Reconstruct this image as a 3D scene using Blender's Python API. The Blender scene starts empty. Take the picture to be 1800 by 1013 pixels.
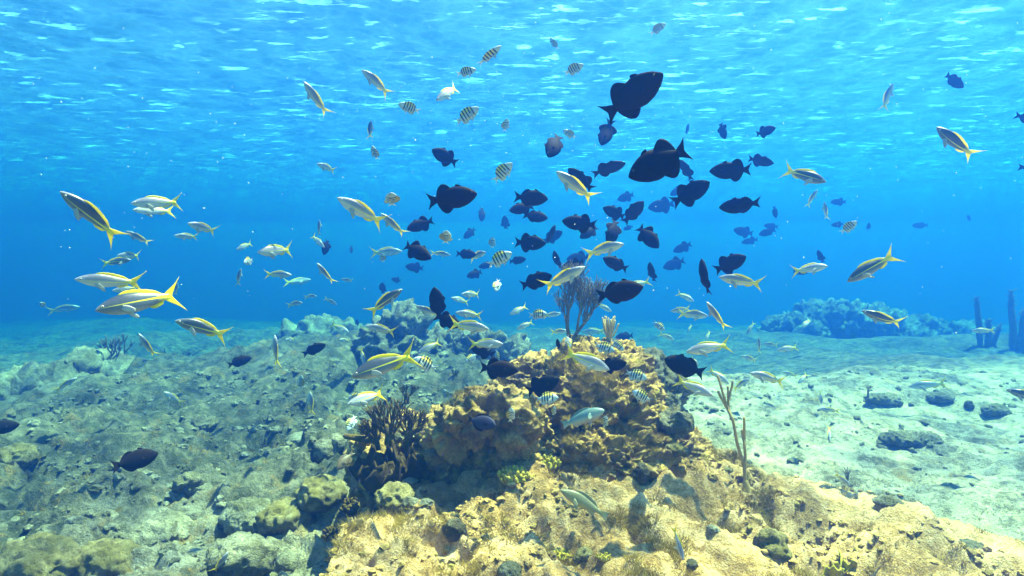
import bpy, bmesh, math, random
import numpy as np
from mathutils import Vector, Matrix, noise as mnoise
from mathutils.bvhtree import BVHTree

R = math.radians
PI = math.pi
scene = bpy.context.scene
COL = scene.collection

# ------------------------------------------------------------------ camera
CAM_Z = 1.25
PITCH = R(-3.0)
HFOV = R(80.0)
cam_data = bpy.data.cameras.new("camera")
cam_data.sensor_width = 36.0
cam_data.lens = 18.0 / math.tan(HFOV / 2)
cam_data.clip_start = 0.02
cam_data.clip_end = 400.0
cam = bpy.data.objects.new("camera", cam_data)
cam.location = (0, 0, CAM_Z)
cam.rotation_euler = (PI / 2 + PITCH, 0, 0)
COL.objects.link(cam)
scene.camera = cam

# ------------------------------------------------------------------ world, sun, exposure
SUN_EL, SUN_AZ = R(68.0), R(58.0)            # azimuth clockwise from +Y (ahead of the camera)
world = bpy.data.worlds.new("World")
scene.world = world
world.use_nodes = True
wn = world.node_tree
bg = wn.nodes["Background"]
sky = wn.nodes.new("ShaderNodeTexSky")
sky.sky_type = 'NISHITA'
sky.sun_disc = False
sky.sun_elevation = SUN_EL
sky.sun_rotation = SUN_AZ
wn.links.new(sky.outputs[0], bg.inputs[0])
bg.inputs[1].default_value = 0.085

sd = bpy.data.lights.new("sun", 'SUN')
sd.energy = 5.0
sd.angle = R(0.5)
sd.color = (1.0, 0.70, 0.46)
sun = bpy.data.objects.new("sun", sd)
sdir = Vector((math.sin(SUN_AZ) * math.cos(SUN_EL), math.cos(SUN_AZ) * math.cos(SUN_EL), math.sin(SUN_EL)))
sun.rotation_euler = (-sdir).to_track_quat('-Z', 'Y').to_euler()
sun.location = (3, 10, 40)
COL.objects.link(sun)

scene.view_settings.view_transform = 'Standard'
scene.view_settings.look = 'None'
scene.view_settings.gamma = 1.0
scene.view_settings.exposure = 2.84
scene.render.film_transparent = False
cy = scene.cycles
cy.use_denoising = True
try:
    cy.denoiser = 'OPENIMAGEDENOISE'
except Exception:
    pass
cy.max_bounces = 8
cy.diffuse_bounces = 3
cy.glossy_bounces = 3
cy.transmission_bounces = 2
cy.volume_bounces = 2
cy.transparent_max_bounces = 12
cy.sample_clamp_indirect = 6.0
cy.caustics_reflective = False
cy.caustics_refractive = False

# ------------------------------------------------------------------ helpers
FPX = 900.0 / math.tan(HFOV / 2)
_cp, _sp = math.cos(PITCH), math.sin(PITCH)
C_RIGHT = Vector((1, 0, 0))
C_FWD = Vector((0, _cp, _sp))
C_UP = Vector((0, -_sp, _cp))
CAMP = Vector((0, 0, CAM_Z))


def ray(px, py):
    """direction in the world of a pixel of the 1800 x 1013 photograph, unit length along the view axis"""
    return C_FWD + C_RIGHT * ((px - 900.0) / FPX) + C_UP * ((506.5 - py) / FPX)


def at(px, py, Y):
    d = ray(px, py)
    return CAMP + d * (Y / d.y)


def on_level(px, py, z):
    d = ray(px, py)
    return CAMP + d * ((z - CAM_Z) / d.z)


_rs = np.random.RandomState(7)
_perm = _rs.permutation(256).astype(np.int64)
_perm = np.concatenate([_perm, _perm, _perm])
_g = _rs.normal(size=(256, 3))
_g /= np.linalg.norm(_g, axis=1)[:, None]


def perlin(p):
    i = np.floor(p).astype(np.int64)
    f = p - i
    i &= 255
    u = f * f * f * (f * (f * 6 - 15) + 10)
    out = 0.0
    for dx in (0, 1):
        wx = u[:, 0] if dx else 1 - u[:, 0]
        a = _perm[i[:, 0] + dx]
        for dy in (0, 1):
            wy = u[:, 1] if dy else 1 - u[:, 1]
            b = _perm[a + i[:, 1] + dy]
            for dz in (0, 1):
                wz = u[:, 2] if dz else 1 - u[:, 2]
                g = _g[_perm[b + i[:, 2] + dz] & 255]
                d = (f[:, 0] - dx) * g[:, 0] + (f[:, 1] - dy) * g[:, 1] + (f[:, 2] - dz) * g[:, 2]
                out = out + wx * wy * wz * d
    return out * 1.5


def fbm(p, octaves=4, gain=0.5, lac=2.03):
    a, s, q = 1.0, 0.0, p
    for k in range(octaves):
        s = s + a * perlin(q + 17.3 * k)
        q = q * lac
        a *= gain
    return s


def ridged(p, octaves=4, gain=0.5, lac=2.1):
    a, s, q = 1.0, 0.0, p
    for k in range(octaves):
        s = s + a * (1 - 2 * np.abs(perlin(q + 9.1 * k)))
        q = q * lac
        a *= gain
    return s


def sstep(a, b, x):
    t = np.clip((x - a) / (b - a), 0, 1)
    return t * t * (3 - 2 * t)


def mesh_np(name, verts, faces):
    me = bpy.data.meshes.new(name)
    me.from_pydata([tuple(v) for v in verts], [], [tuple(f) for f in faces])
    me.update()
    return me


def grid_mesh(name, X, Y, Z):
    """a sheet from 2-D arrays"""
    n, m = X.shape
    v = np.stack([X.ravel(), Y.ravel(), Z.ravel()], 1)
    idx = np.arange(n * m).reshape(n, m)
    f = np.stack([idx[:-1, :-1].ravel(), idx[:-1, 1:].ravel(), idx[1:, 1:].ravel(), idx[1:, :-1].ravel()], 1)
    me = bpy.data.meshes.new(name)
    me.vertices.add(len(v))
    me.vertices.foreach_set("co", v.astype(np.float32).ravel())
    me.loops.add(f.size)
    me.loops.foreach_set("vertex_index", f.astype(np.int32).ravel())
    me.polygons.add(len(f))
    me.polygons.foreach_set("loop_start", np.arange(0, f.size, 4, dtype=np.int32))
    me.update(calc_edges=True)
    me.polygons.foreach_set("use_smooth", np.ones(len(f), dtype=bool))
    return me


def link(name, me, mat=None, parent=None):
    o = bpy.data.objects.new(name, me)
    COL.objects.link(o)
    if mat is not None and me is not None and not me.materials:
        me.materials.append(mat)
    if parent is not None:
        o.parent = parent
    return o


def tag(o, label=None, cat=None, group=None, kind=None):
    if label:
        o["label"] = label
    if cat:
        o["category"] = cat
    if group:
        o["group"] = group
    if kind:
        o["kind"] = kind
    return o


class NT:
    """small wrapper for building a material's nodes"""
    def __init__(self, name):
        self.m = bpy.data.materials.new(name)
        self.m.use_nodes = True
        self.t = self.m.node_tree
        self.b = self.t.nodes.get("Principled BSDF")
        self.out = self.t.nodes.get("Material Output")

    def n(self, kind, **kw):
        x = self.t.nodes.new("ShaderNode" + kind)
        for k, v in kw.items():
            if k.startswith("_"):
                x.inputs[int(k[1:])].default_value = v
            else:
                setattr(x, k, v)
        return x

    def l(self, a, b):
        self.t.links.new(a, b)

    def noise(self, scale, detail=4, rough=0.55, coord=None):
        x = self.n("TexNoise")
        x.inputs["Scale"].default_value = scale
        x.inputs["Detail"].default_value = detail
        x.inputs["Roughness"].default_value = rough
        if coord is not None:
            self.l(coord, x.inputs["Vector"])
        return x.outputs["Fac"]

    def ramp(self, fac, stops):
        x = self.n("ValToRGB")
        e = x.color_ramp.elements
        while len(e) < len(stops):
            e.new(0.5)
        for k, (p, c) in enumerate(stops):
            e[k].position = p
            e[k].color = (c[0], c[1], c[2], 1) if not isinstance(c, (int, float)) else (c, c, c, 1)
        self.l(fac, x.inputs[0])
        return x.outputs[0]

    def mix(self, fac, a, b, blend='MIX'):
        x = self.n("Mix", data_type='RGBA', blend_type=blend)
        for s, v in ((x.inputs[0], fac), (x.inputs[6], a), (x.inputs[7], b)):
            if isinstance(v, (int, float)):
                s.default_value = v
            elif isinstance(v, tuple):
                s.default_value = (v[0], v[1], v[2], 1)
            else:
                self.l(v, s)
        return x.outputs[2]

    def math(self, op, a, b=None, clamp=False):
        x = self.n("Math", operation=op)
        x.use_clamp = clamp
        for k, v in enumerate((a, b)):
            if v is None:
                continue
            if isinstance(v, (int, float)):
                x.inputs[k].default_value = v
            else:
                self.l(v, x.inputs[k])
        return x.outputs[0]

    def bump(self, h, strength=0.5, dist=0.01):
        x = self.n("Bump")
        x.inputs["Strength"].default_value = strength
        x.inputs["Distance"].default_value = dist
        self.l(h, x.inputs["Height"])
        self.l(x.outputs[0], self.b.inputs["Normal"])

    def set(self, **kw):
        for k, v in kw.items():
            s = self.b.inputs[k.replace("_", " ")]
            if isinstance(v, tuple) and len(v) == 3:
                s.default_value = (*v, 1)
            elif isinstance(v, (int, float, tuple)):
                s.default_value = v
            else:
                self.l(v, s)


# ------------------------------------------------------------------ materials of the setting
def rock_material(name, pale, mid, dark, turf, scale=1.0, turf_amount=0.5, attr=None, pale2=None, mid2=None, sunlit_top=None):
    k = NT(name)
    co = k.n("NewGeometry").outputs["Position"]
    n1 = k.noise(3.1 * scale, 6, 0.62, co)
    n2 = k.noise(13.0 * scale, 6, 0.65, co)
    n3 = k.noise(47.0 * scale, 5, 0.7, co)
    n4 = k.noise(150.0 * scale, 3, 0.7, co)
    mixn = k.math('ADD', k.math('MULTIPLY', n1, 0.35), k.math('ADD', k.math('MULTIPLY', n2, 0.4), k.math('MULTIPLY', n3, 0.3)))
    c1 = k.ramp(mixn, [(0.38, dark), (0.49, mid), (0.595, pale), (0.76, tuple(min(1, v * 1.2) for v in pale))])
    if attr:
        c2 = k.ramp(mixn, [(0.36, tuple(v * 0.55 for v in mid2)), (0.46, mid2), (0.56, pale2), (0.72, tuple(min(1, v * 1.15) for v in pale2))])
        a = k.n("Attribute", attribute_name=attr).outputs["Fac"]
        wd = k.n("Attribute", attribute_name="weed").outputs["Fac"]
        c2 = k.mix(k.math('MULTIPLY', wd, k.ramp(n2, [(.38, 1.0), (.62, .72)])), c2, (0.055, 0.058, 0.032))  # one dark tint for weedy ground and for the painted far fade
        c1 = k.mix(a, c2, c1)
    if sunlit_top:
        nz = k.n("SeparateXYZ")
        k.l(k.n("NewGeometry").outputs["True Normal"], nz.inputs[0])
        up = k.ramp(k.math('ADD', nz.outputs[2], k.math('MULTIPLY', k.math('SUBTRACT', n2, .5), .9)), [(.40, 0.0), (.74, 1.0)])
        c1 = k.mix(k.math('MULTIPLY', up, .8), c1, sunlit_top)  # pale sand tone on upward faces, painting in the sunlit top
    t = k.ramp(k.math('ADD', k.math('MULTIPLY', k.noise(5.3 * scale, 5, 0.6, co), 0.6), k.math('MULTIPLY', n3, 0.4)),
               [(0.62 - 0.2 * turf_amount, 0.0), (0.72 - 0.2 * turf_amount, 1.0)])
    if sunlit_top:
        pa = k.ramp(k.noise(6.5, 3, 0.6, co), [(.50, 0.0), (.60, 1.0)])
        c1 = k.mix(k.math('MULTIPLY', pa, .6), c1, (.13, .085, .05))
        pb = k.ramp(k.noise(8.3, 4, 0.7, co), [(.56, 0.0), (.64, 1.0)])
        c1 = k.mix(k.math('MULTIPLY', pb, .7), c1, (.30, .24, .03))
        pc = k.ramp(k.noise(11.0, 3, 0.6, co), [(.60, 0.0), (.66, 1.0)])
        c1 = k.mix(k.math('MULTIPLY', pc, .55), c1, (.42, .25, .20))
    tf = k.math('MULTIPLY', t, 0.85)
    col = k.mix(tf, c1, turf)
    speck = k.ramp(n4, [(0.30, 0.45), (0.5, 1.0), (0.75, 1.18)])
    col = k.mix(0.8, col, speck, 'MULTIPLY')
    # fine noise darkens and lightens the colour in random specks
    k.set(Base_Color=col, Roughness=0.95)
    k.b.inputs["Specular IOR Level"].default_value = 0.15
    h = k.math('ADD', k.math('MULTIPLY', n3, 1.0), k.math('MULTIPLY', n4, 0.5))
    k.bump(h, 1.0, 0.032 / scale)
    return k.m


M_GROUND = rock_material("seabed", (0.78, 0.51, 0.25), (0.46, 0.26, 0.09), (0.15, 0.085, 0.03), (0.27, 0.16, 0.04),
                         1.0, 0.35, "reef", (0.48, 0.42, 0.30), (0.19, 0.16, 0.10))
M_REEF = rock_material("reef rock", (0.56, 0.35, 0.12), (0.28, 0.155, 0.04), (0.05, 0.028, 0.01), (0.20, 0.13, 0.025), 1.3, 0.6, sunlit_top=(0.80, 0.50, 0.17))
M_FAR = rock_material("far rock", (0.38, 0.35, 0.25), (0.17, 0.15, 0.095), (0.05, 0.045, 0.03), (0.14, 0.12, 0.05), 0.9, 0.6)


def water_materials():
    k = NT("water surface")
    k.t.nodes.remove(k.b)
    co = k.n("NewGeometry").outputs["Position"]
    mp = k.n("Mapping")
    mp.inputs["Scale"].default_value = (0.75, 1.0, 1.0)
    mp.inputs["Rotation"].default_value = (0, 0, R(18))
    k.l(co, mp.inputs[0])
    nb = k.noise(2.0, 3, 0.5, mp.outputs[0])
    bp = k.n("Bump")
    k.l(k.ramp(k.noise(0.55, 3, 0.55, co), [(0.44, 0.16), (0.62, 1.0)]), bp.inputs["Strength"])
    bp.inputs["Distance"].default_value = 0.06
    mp3 = k.n("Mapping")
    mp3.inputs["Scale"].default_value = (1.5, 3.6, 1.0)
    mp3.inputs["Rotation"].default_value = (0, 0, R(10))
    k.l(co, mp3.inputs[0])
    crest = k.ramp(k.noise(1.0, 4, 0.6, mp3.outputs[0]), [(0.60, 0.0), (0.74, 1.0)])
    k.l(k.math('ADD', nb, k.math('MULTIPLY', crest, 0.9)), bp.inputs["Height"])
    fr = k.n("Fresnel")
    fr.inputs["IOR"].default_value = 1.33
    k.l(bp.outputs[0], fr.inputs["Normal"])
    gl = k.n("BsdfGlossy")
    gl.inputs["Roughness"].default_value = 0.12
    gl.inputs["Color"].default_value = (1, 1, 1, 1)
    k.l(bp.outputs[0], gl.inputs["Normal"])
    tr = k.n("BsdfTransparent")
    # caustic light painted into the transparent tint as a bright net on the seabed
    wob = k.n("TexNoise")
    wob.inputs["Scale"].default_value = 2.2
    wob.inputs["Detail"].default_value = 2
    k.l(co, wob.inputs["Vector"])
    add = k.n("VectorMath", operation='MULTIPLY_ADD')
    k.l(wob.outputs["Color"], add.inputs[0])
    add.inputs[1].default_value = (0.3, 0.3, 0)
    k.l(co, add.inputs[2])
    vo = k.n("TexVoronoi", feature='DISTANCE_TO_EDGE')
    vo.inputs["Scale"].default_value = 3.4
    k.l(add.outputs[0], vo.inputs["Vector"])
    mp2 = k.n("Mapping")
    mp2.inputs["Scale"].default_value = (1.9, 1.2, 1.0)
    mp2.inputs["Location"].default_value = (0.6, 2.2, 0)
    mp2.inputs["Rotation"].default_value = (0, 0, R(-14))
    k.l(co, mp2.inputs[0])
    big = k.noise(1.1, 3, 0.55, mp2.outputs[0])  # broad bright and dim light patches in the tint, shifted to keep the mound lit
    c = k.ramp(vo.outputs["Distance"], [(0.0, 1.0), (0.06, 0.5), (0.2, 0.1), (0.5, 0.0)])
    lum = k.math('ADD', k.math('MULTIPLY', c, 0.6), k.math('MULTIPLY', k.ramp(big, [(0.41, 0.5), (0.58, 1.0)]), 1.22))
    cc = k.n("CombineColor")
    for q in range(3):
        k.l(lum, cc.inputs[q])
    k.l(cc.outputs[0], tr.inputs[0])
    mx = k.n("MixShader")
    mp4 = k.n("Mapping")
    mp4.inputs["Scale"].default_value = (1.9, 4.2, 1.0)
    mp4.inputs["Rotation"].default_value = (0, 0, R(14))
    k.l(co, mp4.inputs[0])
    steep = k.ramp(k.noise(1.0, 3, 0.6, mp4.outputs[0]), [(0.605, 1.0), (0.64, 0.05)])      # painted glints: noise patches turned clear so the sky shows
    where = k.ramp(k.noise(0.45, 2, 0.5, co), [(0.42, 1.0), (0.52, 0.0)])
    steep = k.math('MAXIMUM', steep, where)
    k.l(k.math('MULTIPLY', k.math('MULTIPLY', fr.outputs[0], 0.83), steep), mx.inputs[0])   # ripples too fine to model let some sky through
    k.l(tr.outputs[0], mx.inputs[1])
    k.l(gl.outputs[0], mx.inputs[2])
    k.l(mx.outputs[0], k.out.inputs["Surface"])
    h = NT("water haze")
    h.t.nodes.remove(h.b)
    v = h.n("VolumePrincipled")
    v.inputs["Density"].default_value = 0.165
    v.inputs["Color"].default_value = (0.014, 0.080, 0.38, 1)
    v.inputs["Absorption Color"].default_value = (0.002, 0.50, 0.46, 1)
    v.inputs["Anisotropy"].default_value = 0.72
    h.l(v.outputs[0], h.out.inputs["Volume"])
    return k.m, h.m


M_SURF, M_HAZE = water_materials()

# ------------------------------------------------------------------ water surface, haze
SURF_Z = 4.3


def build_water():
    def axis(n, half, p):
        t = np.linspace(-1, 1, n)
        return np.sign(t) * np.abs(t) ** p * half
    xs = axis(321, 55.0, 2.2)
    t = np.linspace(0, 1, 361)
    ys = -8 + 63 * t ** 2.0
    X, Y = np.meshgrid(xs, ys)
    p = np.stack([X.ravel() * 0.55 + Y.ravel() * 0.2, Y.ravel() * 0.9 - X.ravel() * 0.15, np.zeros(X.size)], 1)
    Z = 0.04 * perlin(p * 0.55) + 0.012 * perlin(p * 1.3 + 5)
    near = np.exp(-((np.abs(X.ravel()) + np.abs(Y.ravel() - 5)) / 16) ** 2)
    Z = Z + near * (0.02 * perlin(p * 3.1 + 9))
    me = grid_mesh("water_surface", X, Y, SURF_Z + Z.reshape(X.shape))
    tag(link("water_surface", me, M_SURF), kind="structure")


def build_haze():
    bm = bmesh.new()
    bmesh.ops.create_cube(bm, size=1.0)
    lo, hi = Vector((-60, -12, -8.5)), Vector((60, 60, 4.65))
    for v in bm.verts:
        v.co = Vector([(lo[i] + hi[i]) / 2 + v.co[i] * (hi[i] - lo[i]) for i in range(3)])
    me = bpy.data.meshes.new("haze")
    bm.to_mesh(me)
    bm.free()
    tag(link("haze", me, M_HAZE), kind="stuff")


build_water()
build_haze()

# ------------------------------------------------------------------ seabed
PLAT = [(560, 1013, 0.25), (600, 940, 0.25), (690, 850, 0.25), (760, 760, 0.25), (1150, 730, 0.22), (1290, 800, 0.2), (1420, 850, 0.18), (1640, 905, 0.15), (1900, 950, 0.12)]
_pl = [on_level(a, b, c) for a, b, c in PLAT]
_poly = [(v.x, v.y) for v in _pl] + [(3.2, 0.3), (3.2, -2.0), (-0.55, -2.0), (-0.5, 1.2)]


def poly_sdf(x, y, poly):
    """signed distance to a polygon (negative inside)"""
    d = np.full(x.shape, 1e9)
    inside = np.zeros(x.shape, bool)
    n = len(poly)
    for i in range(n):
        ax, ay = poly[i]
        bx, by = poly[(i + 1) % n]
        ex, ey = bx - ax, by - ay
        t = np.clip(((x - ax) * ex + (y - ay) * ey) / (ex * ex + ey * ey), 0, 1)
        d = np.minimum(d, np.hypot(x - ax - t * ex, y - ay - t * ey))
        c = ((ay > y) != (by > y)) & (x < (bx - ax) * (y - ay) / (by - ay + 1e-12) + ax)
        inside ^= c
    return np.where(inside, -d, d)


def seabed_height(x, y):
    n = len(x)
    z0 = np.zeros(n)
    p2 = np.stack([x, y, z0], 1)
    w = poly_sdf(x + 0.10 * perlin(p2 * 2.2), y + 0.10 * perlin(p2 * 2.2 + 31), _poly)
    left_sharp = np.where(x < 0.1, 0.10, 0.45)
    reef = 1 - sstep(-0.5, 1.0, w / left_sharp)
    base = -0.06 + 0.12 * fbm(p2 * 0.55 + 3, 3) + 0.55 * perlin(p2 * 0.22 + 61) * sstep(4, 8, y) - 0.10 * sstep(0.4, 1.2, x) * sstep(4.5, 2.5, y)
    base = base - 0.07 * np.clip(y - 5.5 - 2.5 * perlin(p2 * np.array([.25, .08, 0]) + 71), 0, 60) ** 1.08
    z = base + reef * (0.25 + 0.06 * (x > 0) * np.clip(-x, -1, 0) - base * 0.85)
    z = z + 0.15 * np.exp(-(((x - .62) / .55) ** 2 + ((y - 2.95) / .42) ** 2)) + 0.04 * np.exp(-(((x - .1) / .6) ** 2 + ((y - 2.72) / .36) ** 2))
    z = z + 0.15 * np.exp(-(((x - .33) / .42) ** 2 + ((y - 2.52) / .24) ** 2))
    left = sstep(0.25, -0.5, x)
    rough = (1 - reef) * (0.42 + 0.75 * left) + reef * 1.0
    fade = 1 / (1 + (np.hypot(x, y) / 11) ** 3)
    z = z + rough * 0.17 * (fbm(p2 * 1.6 + 11, 3) * 0.7 + 0.35 * np.clip(ridged(p2 * 1.3 + 5, 3) - 0.5, -1, 1)) * (1 - 0.55 * reef)
    q = p2.copy()
    q[:, 2] = z * 2
    z = z + rough * fade * (0.05 * fbm(q * 4.3 + 2, 3) - 0.075 * sstep(0.08, 0.45, perlin(q * 4.1 + 40)) - 0.03 * sstep(0.1, 0.4, perlin(q * 9.5 + 80)))
    z = z + fade * (0.018 * fbm(q * 14, 3) * (0.5 + rough) + 0.006 * fbm(q * 45, 2))
    weed = np.clip(0.03 + 0.5 * left + 0.75 * left * sstep(1.8, 4.5, y) + 1.1 * fbm(p2 * 0.9 + 91, 3) * (0.3 + 0.7 * left), 0, 1)
    weed = np.maximum(weed, sstep(5.0, 9.0, y + 1.5 * fbm(p2 * .6 + 33, 2)) * (0.95 + .05 * left))  # far ground darkened to melt into the blue, distance haze put into colour
    tint = 1 - sstep(-0.6, 1.0, (w + 0.25 * fbm(p2 * 1.7 + 15, 3) * (x > -.1)) / np.where(x < 0.1, 0.10, 0.95))
    weed = weed * sstep(-.1, .35, 1 - tint)
    return z, tint, weed


def build_seabed():
    # rows closer together near the reef, wider far away
    ys = [-9.0, -6, -4, -2.5, -1.2, 0.0, 0.6, 1.0, 1.25]
    y = 1.4
    while y < 56:
        ys.append(y)
        y += 0.0075 * max(1.0, (y / 2.0) ** 1.75)
    ys = np.array(ys)
    u = np.linspace(-1, 1, 521)
    xs = np.sign(u) * (1.9 * np.abs(u) + 53.0 * np.abs(u) ** 6)
    X, Y = np.meshgrid(xs, ys)
    spread = np.clip(Y / 2.2, 1.0, 4.0)
    X = np.where(np.abs(X) < 50, X * spread, X)
    X = np.clip(X, -55, 55)
    zz, rf, wd = seabed_height(X.ravel(), Y.ravel())
    me = grid_mesh("seabed", X, Y, zz.reshape(X.shape))
    at_ = me.attributes.new("reef", 'FLOAT', 'POINT')
    at_.data.foreach_set("value", rf.astype(np.float32))
    at_ = me.attributes.new("weed", 'FLOAT', 'POINT')
    at_.data.foreach_set("value", wd.astype(np.float32))
    print("seabed verts", len(me.vertices))
    return tag(link("seabed", me, M_GROUND), kind="structure")


SEABED = build_seabed()


def ground_z(x, y):
    return float(seabed_height(np.array([x], float), np.array([y], float))[0][0])


# ------------------------------------------------------------------ rocks
def blob_mesh(name, blobs, voxel, amp, freq, seed, pits=1.0, smooth_it=2):
    """several ellipsoids grown into one solid and weathered: blobs = [(centre, radii)]"""
    bm = bmesh.new()
    for c, r in blobs:
        m = Matrix.Translation(c) @ Matrix.Diagonal((r[0], r[1], r[2], 1))
        bmesh.ops.create_icosphere(bm, subdivisions=4, radius=1.0, matrix=m)
    me = bpy.data.meshes.new(name + "_raw")
    bm.to_mesh(me)
    bm.free()
    o = bpy.data.objects.new("tmp", me)
    COL.objects.link(o)
    md = o.modifiers.new("r", 'REMESH')
    md.mode = 'VOXEL'
    md.voxel_size = voxel
    ms = o.modifiers.new("s", 'SMOOTH')
    ms.iterations = smooth_it
    ms.factor = 0.5
    dg = bpy.context.evaluated_depsgraph_get()
    out = bpy.data.meshes.new_from_object(o.evaluated_get(dg))
    bpy.data.objects.remove(o)
    bpy.data.meshes.remove(me)
    out.name = name
    nv = len(out.vertices)
    co = np.empty(nv * 3, np.float32)
    no = np.empty(nv * 3, np.float32)
    out.vertices.foreach_get("co", co)
    out.vertex_normals.foreach_get("vector", no)
    co = co.reshape(-1, 3).astype(float)
    no = no.reshape(-1, 3).astype(float)
    p = co * freq + seed * 13.7
    d = 0.55 * fbm(p, 3) + 0.35 * (ridged(p * 2.3, 3) - 0.3)
    d = d - pits * 0.7 * sstep(0.15, 0.5, perlin(p * 2.1 + 7)) - pits * 0.35 * sstep(0.15, 0.45, perlin(p * 5.2 + 3))
    d = d + 0.24 * fbm(p * 6.5, 2) - 0.22 * sstep(0.1, 0.5, perlin(p * 9.5 + 13)) + 0.12 * fbm(p * 19, 2) + 0.05 * perlin(p * 55)
    j = np.stack([perlin(p * 3 + 1), perlin(p * 3 + 21), perlin(p * 3 + 41)], 1) * 0.25
    co = co + (no + j) * (amp * d)[:, None]
    out.vertices.foreach_set("co", co.astype(np.float32).ravel())
    out.polygons.foreach_set("use_smooth", np.ones(len(out.polygons), bool))
    out.materials.clear()
    out.update()
    return out


def rock(name, label, cat, blobs, mat, voxel, amp, freq, seed, pits=1.0, group=None, push=1.0):
    blobs = [(CAMP + (c - CAMP) * push, tuple(q * push for q in r)) for c, r in blobs]
    c0 = blobs[0][0]
    base = Vector((c0.x, c0.y, ground_z(c0.x, c0.y)))
    me = blob_mesh(name, [(c - base, r) for c, r in blobs], voxel, amp, freq, seed, pits)
    o = link(name, me, mat)
    o.location = base
    tag(o, label, cat, group)
    return o


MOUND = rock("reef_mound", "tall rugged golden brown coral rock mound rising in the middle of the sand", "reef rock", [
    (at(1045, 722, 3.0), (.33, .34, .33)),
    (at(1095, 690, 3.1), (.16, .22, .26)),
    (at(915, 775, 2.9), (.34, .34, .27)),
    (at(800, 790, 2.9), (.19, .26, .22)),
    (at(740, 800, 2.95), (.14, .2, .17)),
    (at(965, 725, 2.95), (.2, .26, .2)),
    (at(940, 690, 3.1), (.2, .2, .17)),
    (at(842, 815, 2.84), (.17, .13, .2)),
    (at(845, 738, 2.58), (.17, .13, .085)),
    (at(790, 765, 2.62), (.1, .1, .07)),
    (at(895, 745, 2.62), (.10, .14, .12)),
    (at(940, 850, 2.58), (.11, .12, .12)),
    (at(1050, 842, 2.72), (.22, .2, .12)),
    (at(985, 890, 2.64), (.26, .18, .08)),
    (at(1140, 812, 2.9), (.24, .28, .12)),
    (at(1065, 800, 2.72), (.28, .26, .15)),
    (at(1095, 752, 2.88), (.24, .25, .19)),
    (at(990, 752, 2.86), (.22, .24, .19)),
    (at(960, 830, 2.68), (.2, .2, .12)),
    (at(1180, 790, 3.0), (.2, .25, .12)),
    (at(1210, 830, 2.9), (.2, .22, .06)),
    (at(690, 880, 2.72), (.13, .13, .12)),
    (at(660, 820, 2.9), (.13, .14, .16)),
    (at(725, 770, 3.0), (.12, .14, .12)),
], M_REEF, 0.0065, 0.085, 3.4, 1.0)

# ------------------------------------------------------------------ more rocks
rock("reef_mound", "pale block of reef standing behind the golden mound, with a blue shaded face", "reef rock", [
    (at(700, 622, 5.0), (.30, .30, .36)), (at(770, 628, 5.2), (.36, .3, .26)), (at(865, 632, 5.0), (.3, .3, .24)),
    (at(650, 665, 5.0), (.22, .22, .2)), (at(735, 690, 4.6), (.34, .28, .16))], M_FAR, 0.027, 0.2, 1.9, 3, push=1.45)
rock("reef_mound", "low broken reef ridge at the far left with dark hollows below the blue water", "reef rock", [
    (at(50, 720, 5.2), (.55, .5, .3)), (at(150, 706, 5.7), (.4, .4, .40)), (at(235, 715, 6.0), (.3, .3, .34)), (at(190, 755, 5.2), (.42, .3, .18)),
    (at(-60, 730, 5.2), (.5, .5, .25))], M_FAR, 0.03, 0.22, 1.4, 5, push=1.22)
rock("reef_mound", "hazy blue reef ridge far off under the right side of the school", "reef rock", [
    (at(1480, 575, 10.8), (.9, .8, .45)), (at(1395, 592, 10.5), (.55, .5, .33)), (at(1585, 590, 11.0), (.75, .5, .38)), (at(1690, 600, 11.5), (.6, .5, .3)), (at(1500, 600, 10.8), (1.5, .8, .4))],
    M_FAR, 0.05, 0.28, 1.6, 6, push=1.4)
rock("reef_mound", "dim blue bank of reef fading into the water between ridge and block", "reef rock", [
    (at(575, 615, 8.5), (.7, .6, .42)), (at(500, 640, 8.2), (.5, .4, .28)), (at(650, 620, 9.0), (.6, .5, .4))], M_FAR, 0.05, 0.25, 1.1, 8, push=1.3)
rock("reef_mound", "dark weedy outcrop in blue haze just behind the left ridge", "reef rock", [
    (at(300, 695, 7.4), (.3, .3, .36)), (at(385, 690, 7.6), (.45, .3, .22)), (at(345, 700, 7.2), (.25, .3, .28))], M_FAR, 0.04, 0.22, 1.5, 9, push=1.3)
rock("coral_head", "shaded grey green coral head close behind the golden mound's right flank", "coral head", [
    (at(1148, 672, 3.45), (.12, .14, .17)), (at(1185, 695, 3.55), (.10, .12, .14)), (at(1150, 715, 3.4), (.14, .14, .12))], M_FAR, 0.011, 0.06, 4.0, 11)

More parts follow.
